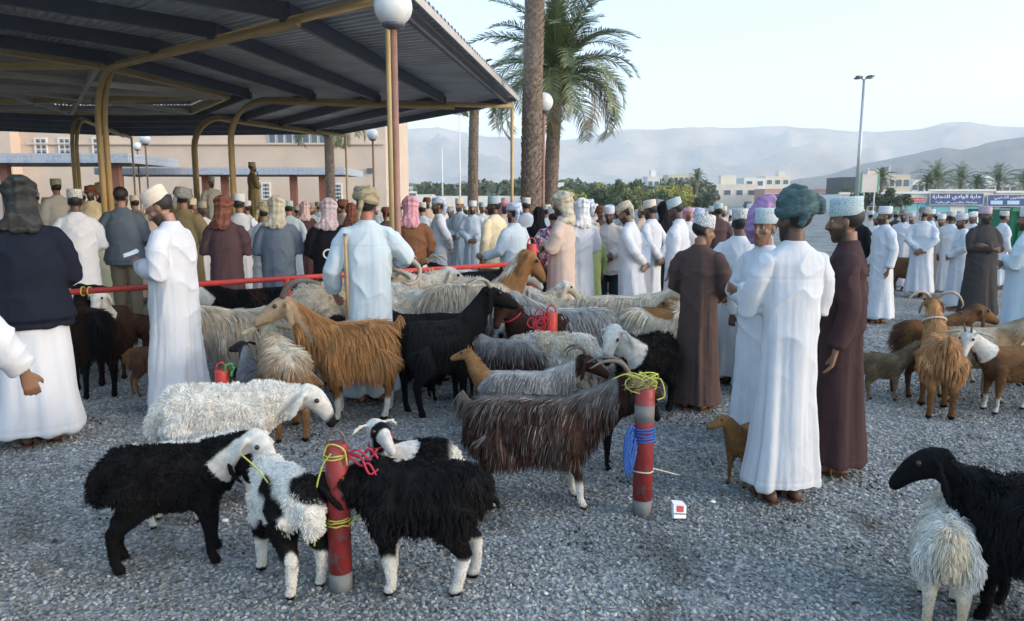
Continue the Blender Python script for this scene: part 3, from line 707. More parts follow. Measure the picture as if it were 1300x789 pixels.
def shape(s):
    out = []
    for i, c in enumerate(s):
        f = ARB.get(c)
        if not f: out.append(c); continue
        pj = i > 0 and len(ARB.get(s[i - 1], '')) == 4; nj = i + 1 < len(s) and s[i + 1] in ARB and s[i + 1] != 'ء' and len(f) == 4
        k = (3 if nj else 1) if pj and len(f) > 1 else (2 if nj else 0)
        out.append(f[min(k, len(f) - 1)])
    return ''.join(reversed(out))
def text(s, p, width, height, m, parent, name='lettering', bold=.0):
    cu = bpy.data.curves.new('t', 'FONT'); cu.body = shape(s); cu.extrude = .02; cu.align_x = 'CENTER'; cu.align_y = 'CENTER'; cu.resolution_u = 2; cu.offset = bold
    o = bpy.data.objects.new('t', cu); COL.objects.link(o); dg = bpy.context.evaluated_depsgraph_get(); dg.update()
    me = bpy.data.meshes.new_from_object(o.evaluated_get(dg)); bpy.data.objects.remove(o)
    P = getv(me); lo, hi = P.min(0), P.max(0); c = (lo + hi) / 2
    P = (P - c) * [width / (hi[0] - lo[0]), height / (hi[1] - lo[1]), 1]
    P = np.c_[P[:, 0], -P[:, 2] , P[:, 1]] + np.array(p); setv(me, P); me.materials.clear()
    return link(name, me, m, parent)
SY = 105.0
def shop(label, u0, u1, v, m=M_cr2):
    a, b = at(u0, v, SY), at(u1, v, SY); cx = (a.x + b.x) / 2; W = b.x - a.x
    t = thing('shop_building', label, 'building', (cx, SY, 0), 0, 'shops behind the car park')
    MB().box((0, 4, a.z / 2), (W, 8, a.z)).build('wall', m, t)
    MB().box((0, -.02, a.z + .12), (W + .2, .5, .28)).build('roof_edge', M_cr2, t); return t, cx, W
def slot(t, cx, u0, u1, v0, v1, m, name, off=-.06, dep=.1):
    a, b = at(u0, v0, SY), at(u1, v1, SY); o = MB().box(((a.x + b.x) / 2 - cx, off, (a.z + b.z) / 2), (b.x - a.x, dep, a.z - b.z)).build(name, m, t); return o
def signboard(label, u0, u1, v0, v1, m, lines, tm, Y=SY - .5):
    a, b = at(u0, v0, Y), at(u1, v1, Y); cx = (a.x + b.x) / 2; W, H = b.x - a.x, a.z - b.z; cz = (a.z + b.z) / 2
    t = thing('shop_sign', label, 'sign', (cx, Y, cz), 0, 'shop signs over the row of shops')
    MB().box((0, 0, 0), (W, .15, H)).build('board', m, t)
    fr = MB(); 
    for s in (-1, 1): fr.box((s * (W / 2 + .04), -.01, 0), (.08, .2, H + .16)); fr.box((0, -.01, s * (H / 2 + .04)), (W, .2, .08))
    fr.build('sign_frame', M_steel, t)
    for (s, fx, fz, fw, fh, mm) in lines: text(s, (fx * W, -.09, fz * H), fw * W, fh * H, mm or tm, t, bold=.012)
    return t
t, cx, W = shop('pale green walled shop behind the man standing at the light mast', 1066, 1124, 247)
for u in (1080, 1092, 1104, 1113): slot(t, cx, u, u + 6, 262, 276, M_black, 'window')
t, cx, W = shop('pale shop with green arched panels left of the big blue sign', 1124, 1180, 246, plain('mint_wall', (.58, .68, .62), .8, 0, .05, .5, .1, 4))
M_arch = plain('green_arch', (.10, .36, .22), .6)
for u, mm in ((1137, M_arch), (1156, M_turq), (1171, M_turq)):
    a = at(u, 261, SY); w_ = 6 / FPX * SY
    ar = MB(); pts = [Vector((w_ * cos(k * pi / 12), 0, w_ * sin(k * pi / 12))) for k in range(13)]; lowz = -a.z + .2
    F = [p + Vector((a.x - cx, -.12, a.z)) for p in pts] + [Vector((a.x - cx - w_, -.12, .2)), Vector((a.x - cx + w_, -.12, .2))]
    Bk = [p + Vector((0, .1, 0)) for p in F]; n = len(F)
    ar.add(F + Bk, [tuple(range(n - 1, -1, -1)), tuple(range(n, 2 * n))] + [(i, (i + 1) % n, (i + 1) % n + n, i + n) for i in range(n)]); ar.build('arch_panel', mm, t)
t, cx, W = shop('white shop with turquoise shutters under the big blue sign', 1180, 1262, 243)
for u in (1184, 1226): slot(t, cx, u, u + 20, 262, 278, M_turq, 'shutter')
slot(t, cx, 1206, 1224, 264, 278, M_cr2, 'door')
t, cx, W = shop('shop under the dark sign at the right edge', 1264, 1345, 245)
slot(t, cx, 1270, 1290, 262, 278, M_glass, 'window'); slot(t, cx, 1296, 1316, 262, 278, M_turq, 'shutter')
M_let = plain('white_lettering', (.82, .83, .84), .5, 0, .03, 2, 0); M_lb = plain('pale_blue_panel', (.42, .60, .78), .5, 0, .06, 1, 0)
signboard('big dark blue shop sign with two lines of white Arabic lettering', 1181, 1247, 246, 260, M_blue, [('حارة الوادي للتجارة', 0, .16, .92, .52, None), ('خياطة ملابس الرجالية', 0, -.31, .8, .24, None)], M_let)
signboard('blue shop sign right of the light mast with one line of white Arabic lettering', 1093, 1123, 253, 262, M_blue, [('فضاء زهرة العلم', 0, -.02, .9, .5, None)], M_let)
signboard('small red shop sign left of the big blue sign', 1155, 1174, 251.5, 256.5, M_red, [('المخبز الحديث', 0, 0, .85, .5, None)], M_let)
t = signboard('dark shop sign at the right edge with pale blue panels under its lettering', 1254, 1330, 248, 262, M_blue, [('القلعتين الذهبي', -.12, .25, .55, .36, None)], M_let)
W = at(1330, 250, SY - .5).x - at(1254, 250, SY - .5).x
for f in (-.36, -.08, .22): MB().box((f * W, -.1, -.25), (W * .2, .06, .5)).build('panel', M_lb, t)
bb = at(1104, 233, 88); t = thing('billboard', 'blank pale billboard with green frame just right of the light mast', 'billboard', (bb.x, 88, 0))
MB().box((0, 0, bb.z), (1.75, .2, 2.0)).build('panel', plain('pale_poster', (.62, .55, .50), .6, 0, .1, .6, 0), t)
for s in (-1, 1): MB().box((s * .95, 0, bb.z), (.12, .3, 2.3)).build('frame_post', M_arch, t); MB().tube([(s * .6, 0, 0), (s * .6, 0, bb.z - 1)], .08, 8).build('leg', M_steel, t)
# green skip at the right edge
gs = at(1296, 280, 16); M_gr = plain('green_skip_paint', (.015, .17, .09), .35, 0, .2, 3, .1)
t = thing('green_skip', 'green metal skip standing behind the folded-arm man at the right edge', 'skip', (gs.x, 16.3, 0))
b = MB(); zt = at(1296, 266, 16).z
b.add([(-.35, -.6, .25), (1.3, -.6, .25), (1.45, -.75, zt), (-.5, -.75, zt), (-.35, .6, .25), (1.3, .6, .25), (1.45, .75, zt), (-.5, .75, zt)], [(0, 1, 2, 3), (5, 4, 7, 6), (4, 0, 3, 7), (1, 5, 6, 2), (3, 2, 6, 7), (4, 5, 1, 0)]).build('bin', M_gr, t)
for k in range(5): x = -.3 + k * .4; MB().beam((x, -.66, .3), (x, -.78, zt - .05), .06, .05).build('rib', M_gr, t)
MB().box((.48, -.78, zt), (2.0, .08, .08)).build('rim', M_gr, t)
for s in (0, 1.0): MB().tube([(s, -.55, .12), (s, -.45, .12)], .12, 14).build('wheel', M_dark, t)
# ------------------------------------------------------------------ people
SKN = {'brown': skin('skin_brown', (.24, .125, .075)), 'dark': skin('skin_dark', (.11, .058, .038)), 'tan': skin('skin_tan', (.34, .185, .12)), 'red': skin('skin_ruddy', (.36, .16, .10)),
       'grey': skin('skin_greybeard', (.22, .12, .08), (.45, .43, .41))}
M_hair = plain('black_hair', (.012, .010, .010), .6, 0, .3, 60, .5, 200)
M_sandal = plain('brown_leather', (.10, .045, .025), .6, 0, .2, 8, .2)
M_eye = attrmat('eye_glossy', .15, .02)
CL = {}
def C_(name):
    if name in CL: return CL[name]
    T = dict(white=(.59, .61, .65), bluewhite=(.50, .59, .65), cool=(.50, .60, .70), cream=(.72, .62, .42), beige=(.50, .40, .32), pinkbeige=(.56, .44, .37), brown=(.085, .055, .05), choc=(.055, .030, .032),
             mauve=(.085, .05, .055), slate=(.12, .15, .19), navy=(.010, .013, .024), black=(.010, .010, .013), charcoal=(.05, .045, .045), olive=(.22, .17, .09), rust=(.18, .085, .045), khaki=(.19, .17, .12), green=(.24, .30, .13),
             palegreen=(.50, .55, .42), greytrs=(.17, .16, .15), denim=(.02, .035, .05), lightgrey=(.45, .45, .44), purple=(.30, .18, .36), shirt=(.52, .46, .42))
    CL[name] = cloth('cloth_' + name, T[name]); return CL[name]
HM = dict(teal=cloth('teal_turban_cloth', (.06, .105, .11), pattern='bands', c2=(.11, .17, .17)), cream=cloth('cream_turban_cloth', (.52, .47, .36), pattern='bands', c2=(.30, .26, .18)),
          olive=cloth('olive_turban_cloth', (.33, .28, .17), pattern='bands', c2=(.14, .12, .08)), grey=cloth('grey_turban_cloth', (.28, .28, .26), pattern='check', c2=(.07, .07, .07)),
          redw=cloth('red_check_cloth', (.62, .52, .52), pattern='check', c2=(.38, .04, .08)), pink=cloth('pink_check_cloth', (.60, .34, .38), pattern='check', c2=(.40, .05, .12)),
          dark=cloth('dark_check_cloth', (.030, .032, .032), pattern='bands', c2=(.065, .065, .06)), brown=cloth('brown_turban_cloth', (.16, .06, .04), pattern='bands', c2=(.26, .12, .08)),
          blue=cloth('blue_white_turban_cloth', (.40, .46, .60), pattern='bands', c2=(.70, .74, .80)), purple=cloth('purple_shawl_cloth', (.28, .17, .34), pattern='bands', c2=(.42, .30, .46)), white=cloth('white_turban_cloth', (.70, .70, .70), pattern='bands', c2=(.5, .5, .52)),
          black=C_('black'), orange=cloth('orange_scarf_cloth', (.60, .22, .10)))
CAPS = dict(white=capmat('white_embroidered_cap', (.66, .68, .70), (.42, .46, .50)), grey=capmat('grey_embroidered_cap', (.60, .60, .58), (.20, .21, .22), 48), blue=capmat('blue_embroidered_cap', (.50, .58, .59), (.24, .34, .38), 75),
            pink=capmat('pink_embroidered_cap', (.62, .52, .56), (.24, .12, .20), 60), cream=capmat('cream_embroidered_cap', (.70, .62, .52), (.55, .42, .30), 80), bold=capmat('bold_embroidered_cap', (.66, .68, .68), (.16, .18, .20), 40),
            tan=capmat('tan_embroidered_cap', (.42, .40, .32), (.22, .17, .10), 60))
# arm poses: side -> (elbow, wrist, hand direction); +y is the left side, body faces +x
POSES = {
    'down': {1: ((-.04, .265, 1.10), (.03, .27, .86), (.2, 0, -1)), -1: ((-.04, -.265, 1.10), (.03, -.27, .86), (.2, 0, -1))},
    'crossed': {1: ((.06, .25, 1.13), (.21, -.05, 1.17), (-.1, -1, .1)), -1: ((.06, -.25, 1.13), (.23, .05, 1.12), (-.1, 1, .1))},
    'behind': {1: ((-.14, .265, 1.13), (-.20, .04, .95), (0, -1, -.25)), -1: ((-.14, -.265, 1.13), (-.22, -.03, .92), (0, 1, -.3))},
    'front': {1: ((.0, .27, 1.13), (.22, .06, 1.0), (.1, -1, -.2)), -1: ((.0, -.27, 1.13), (.23, -.05, .98), (.1, 1, -.2))},
    'hold': {1: ((-.02, .265, 1.13), (.20, .10, 1.17), (.8, -.7, .2)), -1: ((-.02, -.265, 1.13), (.20, -.10, 1.17), (.8, .7, .2))},
    'leftout': {1: ((.02, .30, 1.13), (.27, .33, 1.06), (1, .1, .05)), -1: ((-.04, -.265, 1.10), (.03, -.27, .86), (.2, 0, -1))},
    'stick': {-1: ((.02, -.34, 1.20), (.23, -.28, 1.14), (1, .2, .1)), 1: ((-.02, .30, 1.10), (.10, .30, .92), (.6, -.3, -.6))},
    'armout': {-1: ((.0, -.36, 1.13), (.06, -.52, .90), (.2, -.3, -1)), 1: ((-.04, .265, 1.10), (.03, .27, .86), (.2, 0, -1))},
    'face': {1: ((.08, .22, 1.14), (.16, .03, 1.38), (-.1, -.2, 1)), -1: ((.05, -.25, 1.13), (.20, .04, 1.13), (0, 1, .1))},
    'sit': {1: ((.05, .26, .72), (.30, .14, .62), (1, -.3, -.3)), -1: ((.05, -.26, .72), (.30, -.14, .62), (1, .3, -.3))},
}
def headM(yaw, pitch):
    P = Matrix.Translation((0, 0, 1.50)); return P @ Matrix.Rotation(R(yaw), 4, 'Z') @ Matrix.Rotation(R(pitch), 4, 'Y') @ P.inverted()
def hand(mb, wr, d, up, s=1.0):
    wr = Vector(wr); d = Vector(d).normalized(); up = Vector(up); n = d.cross(up).normalized(); w_ = n.cross(d).normalized()
    # w_ spans the knuckles, n is the palm normal
    mb.tube([wr - d * .03, wr + d * .02, wr + d * .06, wr + d * .095], [.024, .028, .036, .034], 12, up=w_, ry=[.026, .020, .016, .013]) if False else None
    Rg = []
    for t, a, b in ((-.03, .026, .022), (.01, .029, .020), (.05, .040, .017), (.09, .041, .014), (.1, .036, .010)):
        Rg.append([wr + d * t + w_ * (a * cos(2 * pi * k / 12)) + n * (b * sin(2 * pi * k / 12)) for k in range(12)])
    mb.rings(Rg)
    for k, ln in enumerate((.068, .080, .074, .056)):
        o = (-.031 + .0207 * k); p = wr + d * .085 + w_ * o; dd = (d + w_ * (o * 2.2)).normalized()
        pts = [p]; dr = dd
        for j in range(3):
            dr = (dr + n * (.28 + .06 * k)).normalized(); pts.append(pts[-1] + dr * (ln * (.42, .32, .26)[j]))
        mb.tube(pts, [.0098, .0092, .0085, .0068], 8)
    p = wr + d * .025 - w_ * .026; mb.tube([p, p + d * .03 - w_ * .024 + n * .012, p + d * .058 - w_ * .034 + n * .022, p + d * .078 - w_ * .033 + n * .034], [.014, .012, .011, .008], 8)
_bc = {}
def body_mesh(pose, yaw, pitch, vox, beard, sit=False):
    key = (pose, yaw, pitch, vox, beard)
    if key in _bc: return _bc[key]
    mb = MB(); H = headM(yaw, pitch)
    hb = MB()
    hb.ell((-.008, 0, 1.655), (.102, .078, .092), 18, 11)
    hb.zr([(1.512, .060, .018, .016), (1.520, .056, .032, .030), (1.545, .040, .052, .046), (1.575, .024, .069, .058), (1.61, .012, .082, .066), (1.65, .004, .092, .071), (1.69, 0, .09, .068), (1.71, 0, .07, .05)], 22)
    hb.tube([(.086, 0, 1.652), (.098, 0, 1.632), (.112, 0, 1.608), (.119, 0, 1.592), (.103, 0, 1.582)], [.009, .011, .014, .017, .012], 10)
    hb.ell((.088, .026, 1.652), (.012, .024, .009)); hb.ell((.088, -.026, 1.652), (.012, .024, .009))
    hb.ell((.094, 0, 1.566), (.011, .024, .007)); hb.ell((.093, 0, 1.553), (.011, .020, .008)); hb.ell((.080, 0, 1.527), (.018, .022, .014))
    for s in (1, -1):
        hb.ell((-.005, s * .077, 1.615), (.020, .012, .033), M=Matrix.Rotation(R(-14 * s), 3, 'Z')); hb.ell((.062, s * .045, 1.60), (.022, .018, .018))
    if beard: hb.zr([(1.495, .062, .022, .020), (1.51, .058, .036, .034), (1.54, .040, .056, .052), (1.575, .024, .070, .063), (1.60, .01, .075, .069)], 18)
    mb.add([H @ Vector(v) for v in hb.v], hb.f)
    nk = H @ Vector((-.012, 0, 1.56))
    dz = -.47 if sit else 0
    if sit: mb.v = [(x, y, z + dz) for x, y, z in mb.v]; nk.z += dz
    mb.tube([(-.02, 0, 1.36 + dz), (-.015, 0, 1.45 + dz), nk], [.075, .060, .056], 14)
    mb.zr([(.84 + dz, 0, .07, .10), (.9 + dz, 0, .08, .115), (1.05 + dz, 0, .085, .115), (1.2 + dz, .0, .095, .13), (1.32 + dz, -.01, .09, .15), (1.40 + dz, -.012, .075, .15), (1.44 + dz, -.012, .05, .08)], 16)
    for s, (el, wr, hd) in POSES[pose].items():
        mb.tube([(-.01, s * .14, 1.385 + dz), (-.01, s * .185, 1.36 + dz), el, Vector(el).lerp(Vector(wr), .35), wr], [.05, .052, .040, .041, .026], 12)
        hand(mb, Vector(wr) + Vector(hd).normalized() * .02, hd, (0, 0, 1) if abs(Vector(hd).normalized().z) < .8 else (0, 1, 0))
    for s in (1, -1):
        y = s * .085
        if sit: mb.tube([(0, y, .45), (.40, y * 1.5, .47), (.42, y * 1.3, .25), (.38, y * 1.2, .08)], [.085, .07, .055, .04], 12); fx = .38
        else: mb.tube([(0, y * .8, .90), (0, y, .5), (-.01, y, .35), (-.02, y, .09)], [.06, .055, .052, .038], 12); fx = -.02
        Rg = []
        for x, rz_, ry in ((-.055, .022, .025), (-.03, .036, .034), (.03, .042, .036), (.10, .027, .043), (.155, .018, .046), (.19, .012, .036)):
            Rg.append([Vector((fx + x, y + ry * cos(2 * pi * k / 12), rz_ + .012 + rz_ * sin(2 * pi * k / 12))) for k in range(12)])
        mb.rings(Rg)
    me = remesh(mb, vox, 2 if vox > .006 else 3)
    P = getv(me); Hi = np.array(H.inverted()); Q = P.copy(); Q[:, 2] -= dz; Q = (np.c_[Q, np.ones(len(Q))] @ Hi.T)[:, :3]
    hd_ = Q[:, 2] > 1.50
    # eye sockets
    Cc = np.zeros((len(P), 3))
    g = lambda c, r: np.exp(-(((Q - np.array(c)) / np.array(r)) ** 2).sum(1))
    for s in (1, -1):
        e = g((.088, s * .031, 1.632), (.03, .016, .011)); P -= (np.array(H.to_3x3()) @ np.array([1, 0, 0])) * (.010 * e * hd_)[:, None]
        Cc[:, 0] += hd_ * (g((.095, s * .031, 1.656), (.03, .021, .0055)) * 1.1)
        if vox > .0055:
            Cc[:, 0] += hd_ * g((.09, s * .031, 1.632), (.03, .007, .005)); Cc[:, 2] += hd_ * .35 * g((.09, s * .031, 1.632), (.03, .014, .004))
    Cc[:, 1] += hd_ * g((.1, 0, 1.559), (.03, .024, .010)) * .9
    jaw = (Q[:, 2] < 1.60) & hd_
    bd = sstep(1.60, 1.575, Q[:, 2] + .35 * np.clip(.02 - Q[:, 0], 0, .1)) * sstep(-.03, .01, Q[:, 0]) * sstep(1.49, 1.51, Q[:, 2]) * (1 - g((.1, 0, 1.558), (.04, .020, .007)) * .9) * (1 - g((.08, 0, 1.60), (.05, .055, .022)))
    mo = g((.105, 0, 1.577), (.03, .030, .006))
    Cc[:, 0] += (bd * (.9 if beard else .45) + mo * (.95 if beard else .8)) * hd_ * (1 if beard != 'none' else .15)
    # short hair at the temples and nape
    Cc[:, 0] += hd_ * sstep(.02, -.02, Q[:, 0]) * sstep(1.575, 1.60, Q[:, 2]) * (1 - g((-.005, .08, 1.615), (.024, .02, .036))) * (1 - g((-.005, -.08, 1.615), (.024, .02, .036)))
    setv(me, P); setcol(me, np.clip(Cc, 0, 1)); _bc[key] = me; return me

def fold(me, amp, seed, hemz, topz=1.45, pose=None, legs=False):
    P = getv(me); N_ = getn(me); rs = np.random.RandomState(seed)
    th = np.arctan2(P[:, 1], P[:, 0]); r_ = np.c_[np.cos(th), np.sin(th)]
    wz = sstep(1.25, .35, P[:, 2]); warp = vn(P * [1, 1, .8], 1.6, seed) * 2.0
    A = vn(np.c_[r_ * 1.9 + warp[:, None] * .22, P[:, 2] * .55], 1.5, seed + 1); rdg = 1 - np.abs(A * 2 - 1)
    B = vn(np.c_[r_ * 3.6 + warp[:, None] * .4, P[:, 2] * .9], 2.2, seed + 9); rdg2 = 1 - np.abs(B * 2 - 1)
    d = (sstep(.25, .78, A) - .5) * .034 * (.12 + .88 * wz) + (sstep(.3, .7, B) - .5) * .0035 * (.2 + .8 * wz)
    # wrinkles on sleeves and waist
    Wn = 1 - np.abs(vn(np.c_[P[:, 0] * 5 + P[:, 2] * 3, P[:, 1] * 5 - P[:, 2] * 2.2, P[:, 2] * 8 + P[:, 1] * 5] + warp[:, None] * 1.1, 1.0, seed + 4) * 2 - 1)
    d += (Wn ** 3 - .25) * .018 * (.25 + .75 * sstep(.6, 1.1, P[:, 2])) * (.3 + 1.2 * vn(P, 3.1, seed + 6))
    d += (vn(P, 7, seed + 2) - .5) * .008
    if hemz < .5 and pose != 'x':
        d -= .005 * np.exp(-((np.abs(P[:, 1]) - .168) / .006) ** 2) * sstep(1.1, 1.2, P[:, 2]) + .003 * np.exp(-((P[:, 2] - hemz - .05) / .006) ** 2) + .003 * np.exp(-((P[:, 2] - 1.30 - .02 * np.abs(P[:, 1])) / .006) ** 2) * (P[:, 0] < 0)
    d *= amp * (1 - .8 * sstep(1.40, 1.47, P[:, 2]))
    setv(me, P + N_ * d[:, None])
    return me
_rc = {}
def robe_mesh(pose, hem, vox, fat, seed, loose=1.0, kind='robe'):
    key = (pose, hem, vox, fat, seed, loose, kind)
    if key in _rc: return _rc[key]
    mb = MB(); f = fat
    rows = [(hem, .0, .17 * f + .03, .215 * f + .04), (hem + .03, 0, .172 * f + .03, .218 * f + .04), (.35, 0, .165 * f + .01, .205 * f + .015), (.65, 0, .155 * f, .192 * f), (.9, 0, .148 * f, .180 * f), (1.05, 0, .143 * f, .178 * f), (1.2, -.002, .140 * f, .190 * f), (1.31, -.01, .125 * f, .203), (1.39, -.014, .108, .200), (1.435, -.016, .090, .170), (1.465, -.017, .078, .122), (1.49, -.017, .068, .082), (1.508, -.017, .062, .067)]
    if kind == 'jacket': rows = [(hem, 0, .165 * f, .20 * f), (hem + .04, 0, .158 * f, .195 * f), (hem + .06, 0, .175 * f, .212 * f)] + [r for r in rows if r[0] > hem + .15]
    elif kind == 'skirt': rows = [r for r in rows if r[0] <= 1.0]
    elif kind == 'sit':
        rows = [(z - .47, c, a, b) for (z, c, a, b) in rows if z > .85] ; rows = [(.40, .02, .17, .22), (.42, .02, .19, .24)] + [r for r in rows if r[0] > .45]
    else: rows = [r for r in rows if r[0] <= hem + .031 or r[0] > hem + .1]
    mb.zr(rows, 26)
    dz = -.47 if kind == 'sit' else 0
    if kind == 'sit':
        for s in (1, -1): mb.tube([(0, s * .1, .46), (.25, s * .13, .50), (.43, s * .15, .47), (.46, s * .15, .30), (.44, s * .14, .16)], [.13, .125, .12, .12, .125], 14)
    lo = loose
    for s, (el, wr, hd) in (POSES[pose].items() if kind != 'skirt' else ()):
        el = Vector(el); wr = Vector(wr); q = wr - (wr - el).normalized() * .01
        mb.tube([(-.01, s * .11, 1.395 + dz), (-.012, s * .165, 1.385 + dz), Vector((-.012, s * .208, 1.345 + dz)).lerp(el, .15), Vector((-.01, s * .20, 1.34 + dz)).lerp(el, .6), el, el.lerp(wr, .4), q], [k * lo for k in (.062, .070, .074, .072, .068, .064, .056)], 14)
    me = remesh(mb, vox, 4, kind)
    fold(me, 1.0 if kind != 'jacket' else .7, seed, hem)
    _rc[key] = me; return me
def trouser_mesh(vox=.014):
    if 't' in _rc: return _rc['t']
    mb = MB()
    mb.zr([(.78, 0, .12, .165), (.86, 0, .135, .18), (1.0, 0, .13, .17)], 16)
    for s in (1, -1): mb.tube([(0, s * .085, .88), (.01, s * .10, .5), (-.01, s * .10, .07)], [.105, .085, .075], 14)
    me = remesh(mb, vox, 2, 'trousers'); P = getv(me); N_ = getn(me)
    setv(me, P + N_ * ((vn(P * [6, 6, 14], 1.0) - .5) * .02)[:, None]); _rc['t'] = me; return me
_hc = {}
def head_gear(kind):
    if kind in _hc: return _hc[kind]
    mb = MB()
    if kind == 'cap':
        mb.zr([(1.660, -.004, .103, .085), (1.664, -.004, .106, .088), (1.70, -.006, .105, .088), (1.745, -.008, .104, .088), (1.768, -.008, .102, .086), (1.776, -.009, .094, .078), (1.768, -.009, .07, .055), (1.770, -.009, .02, .02)], 32)
        me = mb.mesh('cap'); me.polygons.foreach_set('use_smooth', [True] * len(me.polygons))
    elif kind in ('turban', 'bigturban'):
        k = 1.0 if kind == 'turban' else 1.22; rs = np.random.RandomState(4 if kind == 'turban' else 9)
        mb.ell((-.01, 0, 1.70), (.10, .083, .075), 16, 9)
        for i in range(7):
            z = 1.675 + .011 * i; tl = rs.uniform(-.32, .32); tl2 = rs.uniform(-.3, .22); a0 = rs.uniform(0, 6)
            pts = []
            for q in range(20):
                a = 2 * pi * q / 20; x = cos(a) * (.101 + .006 * rs.rand()) * (1 - .035 * i) * (1 + (k - 1) * .7); y = sin(a) * .084 * (1 - .03 * i) * (1 + (k - 1) * .7)
                pts.append((x - .012, y, z * 1.0 + x * tl2 + y * tl + (.012 if k > 1 else 0)))
            mb.tube(pts, [(.020 + .010 * abs(sin(q * .5 + a0))) * k for q in range(20)], 10, closed=True, up=(0, 0, 1))
        if kind == 'bigturban':
            mb.tube([(-.05, -.05, 1.79), (.03, -.02, 1.805), (.08, .03, 1.78)], [.03, .035, .025], 10)
            mb.tube([(-.10, .03, 1.70), (-.12, .05, 1.64), (-.105, .07, 1.58)], [.045, .040, .022], 10, ry=[.03, .022, .012])
            mb.tube([(-.10, -.05, 1.76), (-.14, -.08, 1.72), (-.13, -.11, 1.66)], [.03, .04, .03], 10)
        else: mb.tube([(-.095, .03, 1.69), (-.118, .05, 1.62), (-.105, .065, 1.55), (-.095, .07, 1.51)], [.03, .038, .034, .018], 10, ry=[.026, .02, .015, .01])
        me = remesh(mb, .007, 2, kind); P = getv(me); N_ = getn(me)
        th = np.arctan2(P[:, 1], P[:, 0]); q = P[:, 2] * 60 + np.sin(th * 1.0 + 1) * 3 + np.sin(th * 2) * 1.5
        d = (np.abs(np.sin(q * 2.2)) ** .6 - .5) * .004 + (vn(P, 35) - .5) * .004; setv(me, P + N_ * d[:, None])
    elif kind in ('scarf', 'shawl'):
        w_ = 1.0 if kind == 'scarf' else 1.15
        mb.zr(([(1.30, -.13, .035, .10 * w_), (1.37, -.115, .06, .13 * w_)] if kind == 'shawl' else [(1.40, -.125, .02, .07), (1.42, -.12, .035, .09)]) + [(1.455, -.095, .062, .118 * w_), (1.50, -.07, .078, .105), (1.56, -.05, .082, .097), (1.62, -.03, .098, .095), (1.67, -.012, .112, .096), (1.71, -.008, .113, .094), (1.75, -.01, .095, .08), (1.78, -.012, .06, .05), (1.785, -.012, .02, .02)], 24)
        if kind == 'scarf':
            for z, t in ((1.69, .1), (1.715, -.14)):
                mb.tube([(cos(2 * pi * q / 16) * .106 - .008, sin(2 * pi * q / 16) * .088, z + t * cos(2 * pi * q / 16) * .2 + .01 * sin(q)) for q in range(16)], .022, 8, closed=True, up=(0, 0, 1))
            mb.tube([(-.11, .06, 1.52), (-.10, .12, 1.45), (-.02, .16, 1.44), (.05, .13, 1.42)], [.03, .04, .035, .02], 8)
        me = remesh(mb, .009, 3, kind); P = getv(me); N_ = getn(me)
        d = (1 - np.abs(vn(P * [9, 9, 4] , 2.0) * 2 - 1) - .5) * .022; setv(me, P + N_ * d[:, None])
    elif kind == 'hair': mb.ell((-.020, 0, 1.652), (.098, .081, .082), 20, 12); me = mb.mesh('hair'); me.polygons.foreach_set('use_smooth', [True] * len(me.polygons))
    elif kind == 'barehair':
        mb.ell((-.016, 0, 1.672), (.112, .086, .088), 24, 14); me = mb.mesh('hair'); P = getv(me); P += ((vn(P, 40) - .5) * .012)[:, None]; setv(me, P); me.polygons.foreach_set('use_smooth', [True] * len(me.polygons))
    elif kind == 'eye':
        mb.ell((.0755, .031, 1.632), (.0122, .0122, .0122), 16, 12); me = mb.mesh('eye'); P = getv(me); r = np.hypot(P[:, 1] - .031, P[:, 2] - 1.632)
        setcol(me, np.where(((r < .0068) & (P[:, 0] > .078))[:, None], [.01, .006, .004], [.40, .37, .33])); me.polygons.foreach_set('use_smooth', [True] * len(me.polygons))
    elif kind == 'sandal':
        out = [(-.075, .02), (-.06, .035), (0, .036), (.08, .046), (.15, .050), (.20, .038), (.215, .01)]
        ring = [(x, -y) for x, y in out] + [(x, y) for x, y in reversed(out)]
        mb.rings([[Vector((x, y, z)) for x, y in ring] for z in (.0, .016)])
        for x in (.03, .11):
            mb.tube([(x, .046, .01), (x + .01, .04, .05), (x + .015, 0, .088 - x * .28), (x + .01, -.04, .05), (x, -.046, .01)], [.006] * 5, 8, ry=[.022] * 5)
        me = mb.mesh('sandal')
    _hc[kind] = me; return me

